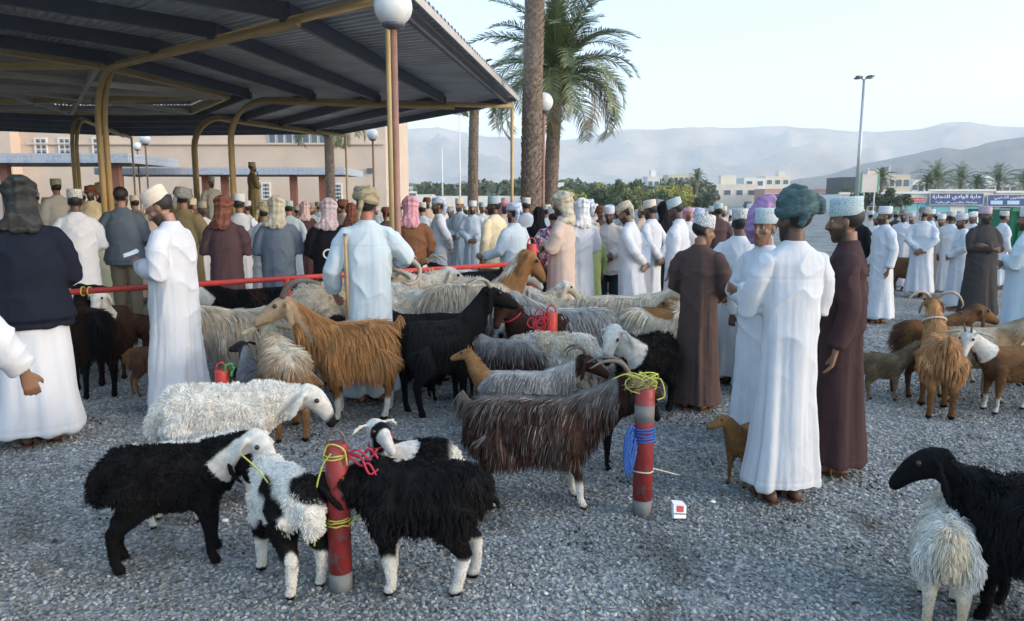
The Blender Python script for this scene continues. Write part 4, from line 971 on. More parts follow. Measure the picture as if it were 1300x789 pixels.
def person(label, cat, u, v, Y, face, robe='white', pose='down', head='cap', hm='white', sk='brown', yaw=0, pitch=0, fat=1.0, loose=1.0, hem=.09, vox=None, seed=0, beard=True, group=None, z0=0.0, legs=None, jacket=None, jhem=.82, lean=0, ubody=None, H=None, kind='robe', eyes=False, gear_scale=1.0, jpose=None, widen=1.0, robem=None):
    hard = {'cap': 1.776, 'turban': 1.79, 'bigturban': 1.83, 'scarf': 1.785, 'shawl': 1.785, 'bare': 1.76}[head] - (.47 if kind == 'sit' else 0)
    top = at(u, v, Y); zt = top.z if H is None else H + z0; s = (zt - z0) / (hard - .05 * abs(sin(R(pitch))))
    x = at(ubody, v, Y).x if ubody is not None else top.x
    face = face - math.degrees(math.atan((u - 650) / FPX)); t = thing('person', label, cat, (x, Y, z0), R(face), group); widen *= .94; t.scale = (s * widen, s * widen, s)
    if lean: t.rotation_euler = (0, R(lean), R(face)); t.rotation_mode = 'XYZ'
    far = Y > 11.5
    bv = .0085 if Y < 8 else .013 if not far else .017; rv = vox or (.0105 if Y < 6.5 else .014 if not far else .019)
    if eyes: bv = .0055
    sit = kind == 'sit'; q = 10 if far else 5; yw, pt = round(yaw / q) * q, round(pitch / q) * q
    link('body', body_mesh(pose, yw, pt, bv, beard, sit), SKN[sk], t)
    HMx = headM(yw, pt)
    if sit: HMx = Matrix.Translation((0, 0, -.47)) @ HMx
    sd = seed if not far else seed % 2; fk = fat if not far else (1.0 if fat < 1.12 else 1.2); hh = hem if not far else round(hem, 1)
    rm = robem or (C_(robe) if robe else None)
    if legs: link('trousers', trouser_mesh(), C_(legs), t)
    if robe: link('robe', robe_mesh(pose, hh, rv, fk, sd, loose, kind if not jacket else 'skirt'), rm, t)
    if jacket: link('jacket', robe_mesh(pose, jhem, rv, fk * 1.10, sd + 50, 1.16, 'jacket'), C_(jacket) if isinstance(jacket, str) else jacket, t)
    if head == 'bare': o = link('hair', head_gear('barehair'), M_hair, t); o.matrix_local = HMx
    else:
        if head not in ('scarf', 'shawl'): o = link('hair', head_gear('hair'), M_hair, t); o.matrix_local = HMx
        nm = {'cap': 'cap', 'turban': 'turban', 'bigturban': 'turban', 'scarf': 'headscarf', 'shawl': 'headscarf'}[head]
        o = link(nm, head_gear(head), (CAPS if head == 'cap' else HM)[hm], t); o.matrix_local = HMx
        if gear_scale != 1: o.matrix_local = HMx @ Matrix.Translation((0, 0, 1.68)) @ Matrix.Scale(gear_scale, 4) @ Matrix.Translation((0, 0, -1.68))
    if eyes:
        for sg in (1, -1): o = link('eye', head_gear('eye'), M_eye, t); o.matrix_local = HMx @ Matrix.Scale(-1, 4, (0, 1, 0)) if sg < 0 else HMx
    if Y < 11 and not sit:
        for sg in (1, -1): o = link('sandal', head_gear('sandal'), M_sandal, t); o.location = (-.02, sg * .085, 0)
    return t

KU = 'people standing around the livestock'
# nearest figures on the right
P1 = person('tall man in white robe and big teal turban, arms folded, nearest on the right', 'man', 1019, 231, 4.0, 122, 'white', 'crossed', 'bigturban', 'teal', 'dark', yaw=20, pitch=0, fat=.98, vox=.0085, seed=3, beard=True, hem=.11, loose=1.0, ubody=1011, widen=.96, gear_scale=.90)
person('bearded man in dark brown robe and pale blue cap behind the teal turban', 'man', 1073, 251, 4.45, 182, 'choc', 'down', 'cap', 'blue', 'brown', yaw=-5, pitch=4, fat=1.0, vox=.010, seed=5, hem=.09, eyes=True, ubody=1078)
person('man looking at the camera from under a purple shawl and pale cap, white robe', 'man', 990, 264, 5.05, 225, 'white', 'crossed', 'cap', 'blue', 'brown', yaw=15, pitch=0, fat=1.05, vox=.012, seed=6, eyes=True, beard='none', ubody=972)
person('boy in a plain brown robe and bold patterned cap seen from behind', 'boy', 896, 273, 5.85, 68, 'brown', 'front', 'cap', 'bold', 'brown', yaw=-40, pitch=10, fat=1.0, vox=.010, seed=8, beard='none', hem=.06, ubody=891)
person('man in a white robe and square patterned cap just behind the brown-robed boy', 'man', 940, 265, 6.7, 80, 'white', 'behind', 'cap', 'grey', 'dark', yaw=20, fat=1.12, vox=.012, seed=9)
person('boy in white with an openwork cap beside the square-capped man', 'boy', 967, 287, 6.3, 95, 'bluewhite', 'down', 'cap', 'bold', 'dark', fat=.95, seed=10, beard='none')
person('man in a blue robe with a white cloth over his shoulder behind the openwork cap', 'man', 957, 258, 9.2, 80, 'cool', 'down', 'turban', 'white', 'brown', seed=2)
# left group
person('man in a black jacket and dark chequered headscarf at the left edge', 'man', 24, 222, 5.0, 95, 'white', 'front', 'scarf', 'dark', 'dark', fat=1.2, vox=.011, seed=12, jacket='navy', jhem=.80, loose=1.15, ubody=22, widen=1.02, gear_scale=.94)
person('white sleeve and hand of a man cut off by the left edge', 'man', -178, 100, 3.1, 92, 'white', 'armout', 'cap', 'white', 'brown', H=1.68, fat=1.05, vox=.011, seed=13, loose=1.35)
person('man in a white robe and cream cap bending his head over a paper', 'man', 196, 228, 5.72, 150, 'white', 'hold', 'cap', 'cream', 'tan', yaw=8, pitch=32, fat=1.17, vox=.009, seed=14, loose=1.12, ubody=211, H=1.70)
person('man in plain white robe and patterned cap, back turned, beside the black jacket', 'man', 94, 240, 9.0, 88, 'white', 'front', 'cap', 'grey', 'dark', fat=1.18, seed=15)
person('bareheaded man in a dark jacket and khaki trousers', 'man', 153, 237, 9.7, 75, None, 'front', 'bare', None, 'tan', yaw=-10, fat=1.12, seed=16, legs='khaki', jacket='slate', jhem=.80, loose=1.1)
person('child in a pale green robe between the white robe and the dark jacket', 'child', 124, 262, 10.6, 120, 'palegreen', 'front', 'scarf', 'cream', 'brown', H=1.25, hem=.18, seed=3, beard='none')
person('man in a brown jacket and patterned turban behind the man with the paper', 'man', 232, 236, 9.6, 60, 'beige', 'front', 'turban', 'grey', 'brown', fat=1.05, seed=17, jacket='olive', jhem=.45)
person('man in a mauve brown robe and dark red turban behind the rail', 'man', 284, 249, 8.6, 75, 'mauve', 'hold', 'scarf', 'brown', 'brown', fat=1.12, seed=18, yaw=-20, gear_scale=1.05)
person('boy in white with a white cap between the mauve robe and the grey robe', 'boy', 303, 246, 10.4, 75, 'white', 'down', 'cap', 'white', 'brown', seed=19, beard='none')
person('stooping man in a white robe with greying hair left of the slate grey robe', 'man', 334, 258, 9.6, 60, 'white', 'hold', 'turban', 'olive', 'grey', seed=20, pitch=15, fat=1.08)
person('man in a slate grey robe with a cream turban hanging down his back', 'man', 351, 249, 8.7, 82, 'slate', 'hold', 'scarf', 'cream', 'brown', seed=21, fat=1.2)
person('man in a black jumper and red and white headscarf behind the rail', 'man', 417, 252, 8.7, 88, None, 'front', 'scarf', 'redw', 'brown', seed=22, legs='greytrs', jacket='black', jhem=.72, fat=1.15)
P8 = person('man in a bluish white robe and twisted olive turban holding a stick', 'man', 469, 235, 6.1, 92, 'bluewhite', 'stick', 'turban', 'olive', 'red', yaw=0, fat=1.12, vox=.009, seed=23, loose=1.15, gear_scale=1.05, ubody=464)
person('seated man in white robe and cap by the far crowd', 'man', 376, 281, 16, -40, 'white', 'sit', 'cap', 'cream', 'brown', kind='sit', seed=1)
person('man in a long olive coat standing on the platform with a hand to his chin', 'man', 320, 206, 22.2, 20, 'olive', 'face', 'cap', 'tan', 'brown', z0=.82, seed=1)
person('man in a white robe standing lower at the platform between two twin posts', 'man', 268, 225, 20.9, -70, 'lightgrey', 'down', 'cap', 'tan', 'brown', z0=.4, seed=1)
person('hooded man in brown behind the olive turban', 'man', 446, 258, 12.5, 80, 'pinkbeige', 'down', 'shawl', 'brown', 'brown', seed=1)
person('man in a rust brown robe and pink chequered headscarf', 'man', 521, 249, 8.9, 90, 'rust', 'front', 'scarf', 'pink', 'brown', seed=24, fat=1.12)
person('man in a white robe and blue striped turban looking left', 'man', 556, 249, 11.8, 185, 'white', 'behind', 'turban', 'blue', 'brown', seed=1, yaw=5, fat=1.1)
person('man in pale blue with a cream cap left of the man with folded hands', 'man', 583, 252, 15.0, 230, 'cool', 'front', 'cap', 'cream', 'brown', seed=0)
person('man in pale blue standing with hands folded before the slim palm', 'man', 600, 255, 14.2, 262, 'cool', 'front', 'cap', 'white', 'brown', seed=0, fat=1.1)
person('man in a cream robe and green-grey cap looking left', 'man', 627, 249, 10.8, 140, 'cream', 'down', 'cap', 'blue', 'dark', yaw=30, fat=1.12, seed=25)
person('man in a bluish white robe and grey wound cap holding his hand out', 'man', 652, 256, 9.3, 140, 'bluewhite', 'leftout', 'turban', 'blue', 'tan', fat=1.12, seed=26)
person('man in white turned away between the grey wound cap and the black cloak', 'man', 668, 251, 13.0, 80, 'white', 'down', 'cap', 'grey', 'brown', seed=1)
person('woman wrapped in a black cloak and headcloth beside the red rail post', 'woman', 684, 263, 11.2, 95, 'black', 'front', 'shawl', 'black', 'tan', seed=27, beard='none')
person('boy in a red and blue plaid shirt behind the arms-folded man in beige', 'boy', 703, 262, 9.6, 100, None, 'front', 'cap', 'white', 'brown', seed=28, legs='denim', jacket=cloth('plaid_shirt', (.60, .10, .12), pattern='plaid', c2=(.62, .62, .64)), jhem=.72, beard='none')
person('man in beige robe and pinkish turban, arms folded, right of the rail post', 'man', 714, 243, 8.6, 165, 'pinkbeige', 'crossed', 'scarf', 'cream', 'brown', seed=29, fat=1.1, vox=.012, yaw=5)
person('man in plain white close behind the beige robe', 'man', 738, 252, 9.4, 120, 'white', 'front', 'scarf', 'white', 'brown', seed=30)
person('boy in a floral shirt and striped cap right of the beige robe', 'boy', 745, 252, 11.2, 150, None, 'down', 'turban', 'blue', 'brown', seed=31, legs='denim', jacket=cloth('floral_shirt', (.50, .44, .40), pattern='floral', c2=(.08, .08, .10)), jhem=.78, beard='none')
person('child in a green robe in front of the floral shirt', 'child', 753, 272, 10.2, 130, 'green', 'down', 'scarf', 'cream', 'dark', H=1.33, seed=4, hem=.12, beard='none')
person('man in a beige shirt and white cap with clasped hands, facing the camera', 'man', 774, 262, 10.6, 262, None, 'front', 'cap', 'white', 'dark', seed=32, legs='denim', jacket='shirt', jhem=.70, fat=1.2, pitch=12)
person('leaning man in a white robe and cream turban with hands behind his back', 'man', 803, 256, 9.2, 160, 'white', 'behind', 'turban', 'cream', 'brown', seed=33, fat=1.2, pitch=22, ubody=811, lean=5)
person('man in white with a cream cap just behind the leaning man', 'man', 827, 255, 10.2, 150, 'white', 'behind', 'cap', 'cream', 'dark', seed=34, pitch=10)
person('figure cloaked in black with a red scarf between two white robes', 'woman', 842, 256, 10.9, 120, 'black', 'down', 'shawl', 'black', 'brown', seed=35, beard='none')
person('man in white with a pale green cap, head bowed, left of the brown-robed boy', 'man', 862, 253, 9.3, 165, 'white', 'down', 'cap', 'blue', 'dark', seed=36, fat=1.15, pitch=18, yaw=-5)
# right group
person('man in a bright white robe and patterned cap standing in sandals below the light mast', 'man', 1124, 262, 10.1, 210, 'white', 'down', 'cap', 'white', 'brown', seed=37, fat=1.08, loose=1.1, yaw=-15, eyes=False)
person('man in a dark jacket half hidden behind the dark brown robe', 'man', 1092, 266, 12.5, 60, 'black', 'down', 'cap', 'grey', 'brown', seed=0)
person('man in white facing the camera between the sandalled man and the clasped hands', 'man', 1148, 265, 13.8, 265, 'white', 'down', 'turban', 'grey', 'dark', seed=1)
person('man in white standing with his hands clasped behind his back under the big sign', 'man', 1174, 262, 12.8, 85, 'white', 'behind', 'turban', 'grey', 'brown', seed=1, fat=1.2)
person('man in a beige waistcoat robe right of the clasped hands', 'man', 1196, 272, 13.6, 250, 'beige', 'down', 'cap', 'white', 'brown', seed=0)
person('man in white with a grey cap turned away right of the beige robe', 'man', 1209, 268, 13.0, 60, 'white', 'down', 'cap', 'grey', 'dark', seed=1)
person('man in white with wrists crossed left of the grey robe', 'man', 1224, 272, 11.3, 195, 'white', 'front', 'cap', 'bold', 'brown', seed=38, fat=1.2, pitch=12)
person('man in a dark grey robe and pinkish cap with folded arms, facing the camera', 'man', 1252, 262, 10.4, 300, 'charcoal', 'crossed', 'cap', 'pink', 'dark', seed=39, fat=1.25, yaw=18)
person('man in a pale bluish robe with folded arms cut off by the right edge', 'man', 1308, 262, 7.6, 170, 'bluewhite', 'crossed', 'cap', 'white', 'brown', seed=40, fat=1.25, vox=.012, loose=1.15)
# upper bodies seen through the crowd
rs = np.random.RandomState(77)
HN = {('cap', 'white'): 'white cap', ('cap', 'grey'): 'grey patterned cap', ('cap', 'pink'): 'pinkish cap', ('cap', 'cream'): 'cream cap', ('cap', 'blue'): 'pale blue cap', ('turban', 'cream'): 'cream turban', ('turban', 'olive'): 'olive turban', ('turban', 'grey'): 'grey turban', ('scarf', 'redw'): 'red and white headscarf', ('scarf', 'pink'): 'pink headscarf', ('turban', 'brown'): 'brown turban', ('turban', 'white'): 'white turban', ('turban', 'blue'): 'striped blue turban', ('cap', 'tan'): 'tan cap'}
RN = {'white': 'white', 'bluewhite': 'bluish white', 'cool': 'pale blue', 'cream': 'cream', 'beige': 'beige', 'pinkbeige': 'pinkish beige', 'brown': 'brown', 'mauve': 'mauve brown', 'slate': 'slate grey', 'charcoal': 'dark grey', 'olive': 'olive', 'lightgrey': 'light grey', 'black': 'black'}
LM2 = [(24, 'the chequered scarf'), (94, 'the white-robed back'), (140, 'the big twin post'), (210, 'the paper reader'), (284, 'the mauve robe'), (300, 'the second twin post'), (351, 'the slate grey robe'), (417, 'the black jumper'), (469, 'the olive turban'), (521, 'the pink headscarf'), (556, 'the blue striped turban'), (627, 'the cream robe')]
BGP = [(70, 227, 15, 'lightgrey', 'cap', 'tan'), (114, 234, 15, 'cream', 'turban', 'brown'), (127, 230, 17, 'brown', 'turban', 'olive'), (104, 243, 19, 'beige', 'cap', 'white'), (188, 250, 12, 'beige', 'turban', 'cream'), (170, 248, 14, 'olive', 'cap', 'cream'),
       (212, 246, 18, 'beige', 'turban', 'olive'), (226, 240, 16, 'olive', 'turban', 'brown'), (243, 252, 13, 'pinkbeige', 'cap', 'cream'), (239, 240, 21, 'white', 'cap', 'grey'), (256, 256, 12.5, 'white', 'cap', 'tan'), (277, 262, 15, 'bluewhite', 'cap', 'blue'), (312, 255, 14, 'white', 'cap', 'white'), (292, 250, 19, 'olive', 'cap', 'tan'),
       (366, 255, 13, 'bluewhite', 'cap', 'blue'), (378, 262, 18, 'white', 'cap', 'grey'), (386, 256, 14, 'mauve', 'scarf', 'redw'), (395, 258, 16, 'bluewhite', 'cap', 'tan'), (404, 256, 19, 'cool', 'turban', 'grey'), (398, 262, 22, 'white', 'cap', 'white'), (430, 262, 18, 'white', 'cap', 'grey'), (436, 252, 14, 'pinkbeige', 'turban', 'brown'),
       (452, 262, 17, 'white', 'scarf', 'redw'), (490, 262, 13, 'brown', 'turban', 'brown'), (500, 260, 17, 'white', 'cap', 'white'), (508, 258, 21, 'beige', 'cap', 'pink'), (536, 257, 14, 'bluewhite', 'cap', 'grey'), (542, 250, 18, 'pinkbeige', 'turban', 'brown'), (547, 262, 22, 'white', 'cap', 'white'), (566, 258, 19, 'white', 'cap', 'cream'), (572, 262, 16, 'cool', 'turban', 'white'), (591, 262, 20, 'bluewhite', 'cap', 'white'),
       (612, 257, 17, 'white', 'cap', 'blue'), (618, 262, 20, 'lightgrey', 'turban', 'grey'), (640, 252, 13, 'pinkbeige', 'scarf', 'pink'), (645, 262, 17, 'white', 'cap', 'white'), (663, 256, 16, 'beige', 'cap', 'cream'), (676, 262, 19, 'white', 'cap', 'grey'), (694, 260, 14, 'bluewhite', 'cap', 'cream'), (722, 258, 14, 'lightgrey', 'turban', 'grey'), (730, 256, 12.5, 'white', 'scarf', 'pink'),
       (754, 258, 14, 'lightgrey', 'turban', 'white'), (763, 260, 13, 'brown', 'turban', 'brown'), (786, 262, 15, 'white', 'cap', 'blue'), (792, 259, 12.5, 'pinkbeige', 'turban', 'white'), (815, 262, 15, 'beige', 'cap', 'tan'), (836, 252, 14, 'lightgrey', 'turban', 'grey'), (851, 262, 16, 'white', 'cap', 'white'), (874, 263, 13, 'white', 'scarf', 'pink'), (880, 264, 17, 'white', 'cap', 'white'),
       (889, 263, 14, 'white', 'turban', 'blue'), (905, 262, 14.5, 'beige', 'cap', 'white'), (912, 258, 12.5, 'mauve', 'cap', 'blue'), (919, 262, 17, 'pinkbeige', 'cap', 'cream'), (928, 266, 15, 'white', 'turban', 'white'), (951, 255, 13, 'bluewhite', 'turban', 'grey'), (1106, 268, 17, 'lightgrey', 'cap', 'white'), (1113, 272, 14.5, 'white', 'cap', 'blue'),
       (1138, 268, 18, 'charcoal', 'cap', 'tan'), (1158, 270, 16, 'brown', 'cap', 'blue'), (1182, 266, 15, 'bluewhite', 'cap', 'white'), (1190, 270, 18, 'white', 'turban', 'pink') if False else (1190, 270, 18, 'white', 'cap', 'white'), (1203, 272, 17, 'beige', 'cap', 'pink'), (1218, 268, 16, 'white', 'cap', 'grey'), (1236, 268, 14, 'white', 'turban', 'white'), (1243, 272, 18, 'brown', 'cap', 'cream'), (1276, 268, 14, 'white', 'cap', 'grey'), (1290, 266, 18, 'cool', 'cap', 'blue'),
       (45, 244, 20, 'beige', 'cap', 'white'), (58, 250, 17, 'white', 'turban', 'cream'), (82, 255, 22, 'olive', 'cap', 'tan'), (150, 254, 20, 'white', 'cap', 'white'), (200, 257, 24, 'lightgrey', 'cap', 'grey'), (265, 258, 24, 'white', 'turban', 'olive'), (340, 262, 22, 'beige', 'cap', 'cream'), (356, 264, 25, 'white', 'cap', 'pink'), (412, 264, 26, 'white', 'cap', 'blue'), (478, 264, 24, 'cool', 'cap', 'white'), (524, 264, 25, 'white', 'turban', 'grey'), (630, 264, 25, 'white', 'cap', 'tan'), (690, 265, 24, 'olive', 'cap', 'cream'), (740, 265, 22, 'white', 'cap', 'grey'), (800, 266, 21, 'cool', 'turban', 'cream'), (832, 266, 20, 'brown', 'cap', 'white'), (897, 268, 22, 'white', 'turban', 'cream')]
PZ = ['down', 'front', 'behind', 'crossed', 'down', 'hold']
used = set()
for i, (u, v, Y, rb, hk, hmn) in enumerate(BGP):
    near = min(LM2 + MARK, key=lambda q: abs(q[0] - u)); d = u - near[0]
    rel = 'left of' if d < -2 else 'right of' if d > 2 else 'behind'
    dist = 'farther' if Y > 19 else 'crowd' if Y > 13.5 else 'nearer crowd'
    lb = '%s man in %s with %s, %s %s' % (dist, RN[rb], HN[(hk, hmn)], rel, near[1])
    if lb in used: lb = lb.replace('man', 'other man' if abs(d) < 8 else 'third man', 1)
    used.add(lb); fc = rs.choice([80, 100, 150, 200, 250, 290, 30, 110])
    z0 = 0
    person(lb, 'man', u, max(v, 250) if Y > 18 and v > 250 else v, Y, fc, rb, PZ[i % 6], hk, hmn, ['brown', 'dark', 'tan'][i % 3], fat=rs.choice([1.0, 1.15]), seed=i, group='people standing in the crowd', H=None, beard=bool(i % 2))
# things held
st = thing('walking_stick', 'light wooden stick held upright by the man in the olive turban', 'stick', (0, 0, 0)); p = at(438, 300, 5.95); q = at(441, 405, 5.95)
st.location = q; MB().tube([(0, 0, 0), ((p - q) * .5 + Vector((.006, 0, 0))), (p - q)], [.011, .012, .013], 10).build('shaft', plain('pale_wood', (.42, .27, .12), .6, 0, .15, 20, .2), st, True)
MB().tube([(p - q), (p - q) + Vector((0, 0, .02))], [.014, .014], 10).build('tip', M_dark, st)
p = at(166, 322, 5.52); b = MB(); b.box((0, 0, 0), (.10, .07, .002), .4); b.box((.01, .0, .004), (.09, .065, .002), .7)
o = b.build('paper', M_let); o.location = p; o.rotation_euler = (R(25), R(-10), 0); tag(o, 'small folded paper held by the man in the cream cap', 'paper')
# purple shawl on the man looking at the camera
mb = MB(); c = at(976, 268, 5.06)
mb.tube([c + Vector((.035, 0, .075)), c + Vector((-.02, .0, .05)), c + Vector((-.055, .01, -.02)), c + Vector((-.075, .02, -.12)), c + Vector((-.05, .03, -.20))], [.03, .05, .055, .05, .03], 12, ry=[.03, .06, .07, .07, .05])
me = remesh(mb, .008, 3, 'shawl'); P = getv(me); N_ = getn(me); setv(me, P + N_ * ((1 - np.abs(vn(P * [14, 14, 5], 1.4) * 2 - 1) - .5) * .02)[:, None])
tag(link('purple_shawl', me, HM['purple']), 'purple shawl thrown over the pale cap beside the teal turban', 'shawl')
# white strap ring on the black jumper
p = at(417, 323, 8.42); mb = MB(); mb.tube([p + Vector((cos(a) * .055, 0, sin(a) * .05)) for a in [2 * pi * k / 16 for k in range(16)]], .009, 6, closed=True, up=(0, 1, 0)); tag(mb.build('cord_loop', M_let, smooth=True), 'white looped cord at the waist of the black jumper', 'cord')
# ------------------------------------------------------------------ goats and sheep
M_fur = attrmat('animal_fur_skin', .8, .35, 25)
M_coat = attrmat('animal_hair', .55, .12, 9)
M_horn = plain('horn', (.11, .09, .075), .5, 0, .3, 20, .5, 60); M_ae, nt, b_, L_ = _nt('animal_eye'); b_.inputs['Base Color'].default_value = (.01, .007, .005, 1); b_.inputs['Roughness'].default_value = .1
L_(ramp(nt, noise(nt, coords(nt), 90), [(.3, (.012, .008, .005)), (.7, (.04, .02, .01))]), b_.inputs['Base Color'])
W_ = np.array
BLK = W_([.007, .007, .008]); WHT = W_([.80, .78, .72]); CRM = W_([.62, .54, .41]); GOLD = W_([.38, .195, .078]); DBR = W_([.045, .022, .016]); GRY = W_([.30, .30, .31]); TAN = W_([.30, .21, .13]); BRN = W_([.13, .065, .038]); LGR = W_([.42, .41, .39]); PUR = W_([.05, .04, .05])
def mixc(a, b, f): f = np.asarray(f)[:, None]; return a * (1 - f) + b * f
# colour patterns: P canonical points, hm head amount 0..1 with T position along the muzzle
def pt_plain(c, c2=None, s=5, head=None, socks=None, nose=None, legs=None):
    def f(P, hm, T, rs):
        n = sstep(.35, .65, vn(P, s, 3)); C = mixc(c, c2 if c2 is not None else c * .8, n)
        if legs is not None: C = mixc(C, legs, sstep(.30, .22, P[:, 2]))
        if socks is not None: C = mixc(C, socks, sstep(.17, .14, P[:, 2] + .04 * (vn(P, 20) - .5)))
        if head is not None: C = mixc(C, head, sstep(.25, .75, hm + .3 * (vn(P, 12, 8) - .5)))
        if nose is not None: C = mixc(C, nose, hm * sstep(.13, .165, T))
        C = mixc(C, BLK, sstep(.035, .025, P[:, 2])); return C
    return f
def pt_patch(a, b, s, thr, off, head=None, socks=None, nose=None, eyep=None, rump=None):
    def f(P, hm, T, rs):
        C = mixc(a, b, sstep(thr - .02, thr + .02, vn(P, s, off)))
        if rump is not None: C = mixc(C, rump, sstep(-.24, -.30, P[:, 0]) * sstep(.30, .36, P[:, 2]))
        if socks is not None: C = mixc(C, socks, sstep(.22, .19, P[:, 2] + .08 * (vn(P, 14) - .5)))
        if head is not None: C = mixc(C, head, sstep(.3, .6, hm))
        if eyep is not None: C = mixc(C, eyep, sstep(.4, .6, hm) * sstep(.032, .022, np.abs(T - .045)))
        if nose is not None: C = mixc(C, nose, hm * sstep(.13, .16, T))
        C = mixc(C, BLK, sstep(.035, .025, P[:, 2])); return C
    return f
def pt_streak(top, low, head=None, z0=.42, z1=.62, socks=None):
    def f(P, hm, T, rs):
        C = mixc(low, top, np.clip(sstep(z0, z1, P[:, 2]) + .5 * (vn(P * [30, 8, 3], 1.0, 2) - .5), 0, 1))
        if socks is not None: C = mixc(C, socks, sstep(.19, .15, P[:, 2] + .06 * (vn(P, 14) - .5)))
        if head is not None: C = mixc(C, head, sstep(.15, .6, hm))
        C = mixc(C, BLK, sstep(.035, .025, P[:, 2])); return C
    return f
SHEEPY = {'wool', 'lamb', 'shaggy'}
def animal(name, label, cat, u, vback, Y, head_deg, pat, coat='long', neck=(50, 0), hyp=(15, 0), horns=None, hl=.12, n=5000, seed=0, ears='hang', size=None, fatness=1.0, group=None, tail='up', z=None, legamp=1.0, hornc=None, tint=None, headscale=1.0, rad=.0016, earlen=.12, xlen=1.0, collar=None, white=0.0, whitec=None):
    """neck=(elevation, yaw) ; hyp=(muzzle pitch down, muzzle yaw) all degrees, body heads +x"""
    rs = np.random.RandomState(100 + seed); top = at(u, vback, Y); s = size or (top.z / .655)
    head_deg -= math.degrees(math.atan((u - 650) / FPX))
    n = int(n * 1.5); rad *= .8; hl *= .88
    if Y > 4.3: xlen *= .86
    if vback > 0 and size is None: vback += (seed * 7 % 9 - 4) * (Y > 5)
    t = thing(name, label, cat, (top.x, Y, 0), R(head_deg), group or 'animals tied and standing in the market'); t.scale = (s, s, s)
    mb = MB(); F = fatness; sheep = coat in SHEEPY
    fx = xlen
    Rg = []
    for x, zc, wy, hz in ((-.365, .50, .02, .03), (-.35, .50, .07, .08), (-.30, .50, .105, .125), (-.22, .49, .122, .145), (-.10, .465, .138, .168), (.04, .455, .142, .175), (.16, .465, .128, .168), (.25, .485, .108, .145), (.32, .50, .078, .105), (.355, .51, .035, .05)):
        x *= fx
        Rg.append([Vector((x, wy * F * cos(2 * pi * k / 18), zc + hz * (F ** .5) * sin(2 * pi * k / 18))) for k in range(18)])
    mb.rings(Rg)
    ne, ny_ = R(neck[0]), R(neck[1]); nl = .27 if not sheep else .22
    nd = Vector((cos(ne) * cos(ny_), cos(ne) * sin(ny_), sin(ne)))
    nb = Vector((.22 * fx, 0, .52)); mid = nb + Vector((.09, 0, .04)) * .6 + nd * nl * .45; he = nb + Vector((.05, 0, .03)) + nd * nl
    mb.tube([nb - Vector((.06, 0, .03)), nb + Vector((.03, 0, .01)), mid, he - nd * .02, he + nd * .03], [.10, .098, .072, .056, .045], 14, ry=[.13, .125, .088, .066, .05])
    hp, hy = R(hyp[0]), R(hyp[1]); k = headscale
    hx = Vector((cos(hp) * cos(hy), cos(hp) * sin(hy), -sin(hp))); hyv = Vector((-sin(hy), cos(hy), 0)); hz_ = hx.cross(hyv)
    hc = he + hx * .02 + Vector((0, 0, .015))
    hp_ = lambda a, b, c: hc + (hx * a + hyv * b + hz_ * c) * k
    rom = .014 if sheep else .0
    Rg = []
    for tt, o, wy, hz in ((-.065, -.005, .018, .02), (-.05, 0, .042, .045), (-.01, .0, .054, .062), (.03, -.002 + rom * .6, .052, .060), (.07, -.010 + rom, .043, .052), (.11, -.018 + rom, .034, .044), (.145, -.026 + rom * .5, .029, .037), (.175, -.033, .026, .030), (.19, -.036, .018, .020), (.196, -.037, .008, .008)):
        Rg.append([hp_(tt, wy * cos(2 * pi * q / 14), o + hz * sin(2 * pi * q / 14)) for q in range(14)])
    mb.rings(Rg)
    for sgn in (1, -1):
        mb.ell(hp_(.045, sgn * .045, .028), (.016 * k, .012 * k, .012 * k))
        e0 = hp_(-.015, sgn * .042, .028)
        if ears == 'hang': pts = [e0, hp_(-.02, sgn * .075, .012), hp_(-.01, sgn * .092, -.04), hp_(.0, sgn * .094, -.04 - earlen * .6), hp_(.005, sgn * .088, -.03 - earlen)]
        elif ears == 'side': pts = [e0, hp_(-.02, sgn * .075, .030), hp_(-.02, sgn * .11, .018), hp_(-.015, sgn * (.06 + earlen), .0), hp_(-.01, sgn * (.08 + earlen), -.015)]
        else: pts = [e0, hp_(-.03, sgn * .065, .05), hp_(-.045, sgn * .08, .08), hp_(-.055, sgn * .09, .10), hp_(-.06, sgn * .092, .115)]
        # flat leaf-shaped ear
        mb.tube(pts, [.014, .020, .027, .026, .010], 8, up=tuple(hx), ry=[.012, .009, .008, .008, .007]) if ears != 'hang' else mb.tube(pts, [.009, .009, .0085, .0085, .007], 8, up=tuple(hx), ry=[.014, .020, .026, .024, .010])
    fs = []
    for sx, sy in ((1, 1), (1, -1), (-1, 1), (-1, -1)):
        o = rs.uniform(-.035, .035) * legamp; y = sy * .088 * F
        if sx > 0: pts = [(.20 * fx, y * .8, .46), (.185 * fx, y, .33), (.20 * fx + o * .7, y, .20), (.195 * fx + o, y, .07), (.212 * fx + o, y, .035), (.222 * fx + o, y, .004)]; rr = [W_([.065, .045, .026, .018, .021, .024]), W_([.07, .054, .033, .022, .025, .025])][sheep]
        else: pts = [(-.24 * fx, y * .8, .46), (-.17 * fx, y * 1.02, .33), (-.285 * fx + o * .6, y, .215), (-.262 * fx + o, y, .07), (-.245 * fx + o, y, .035), (-.235 * fx + o, y, .004)]; rr = [W_([.085, .062, .026, .019, .021, .024]), W_([.088, .066, .034, .023, .026, .026])][sheep]
        mb.tube(pts, list(rr), 10, ry=[r * 1.15 for r in rr])
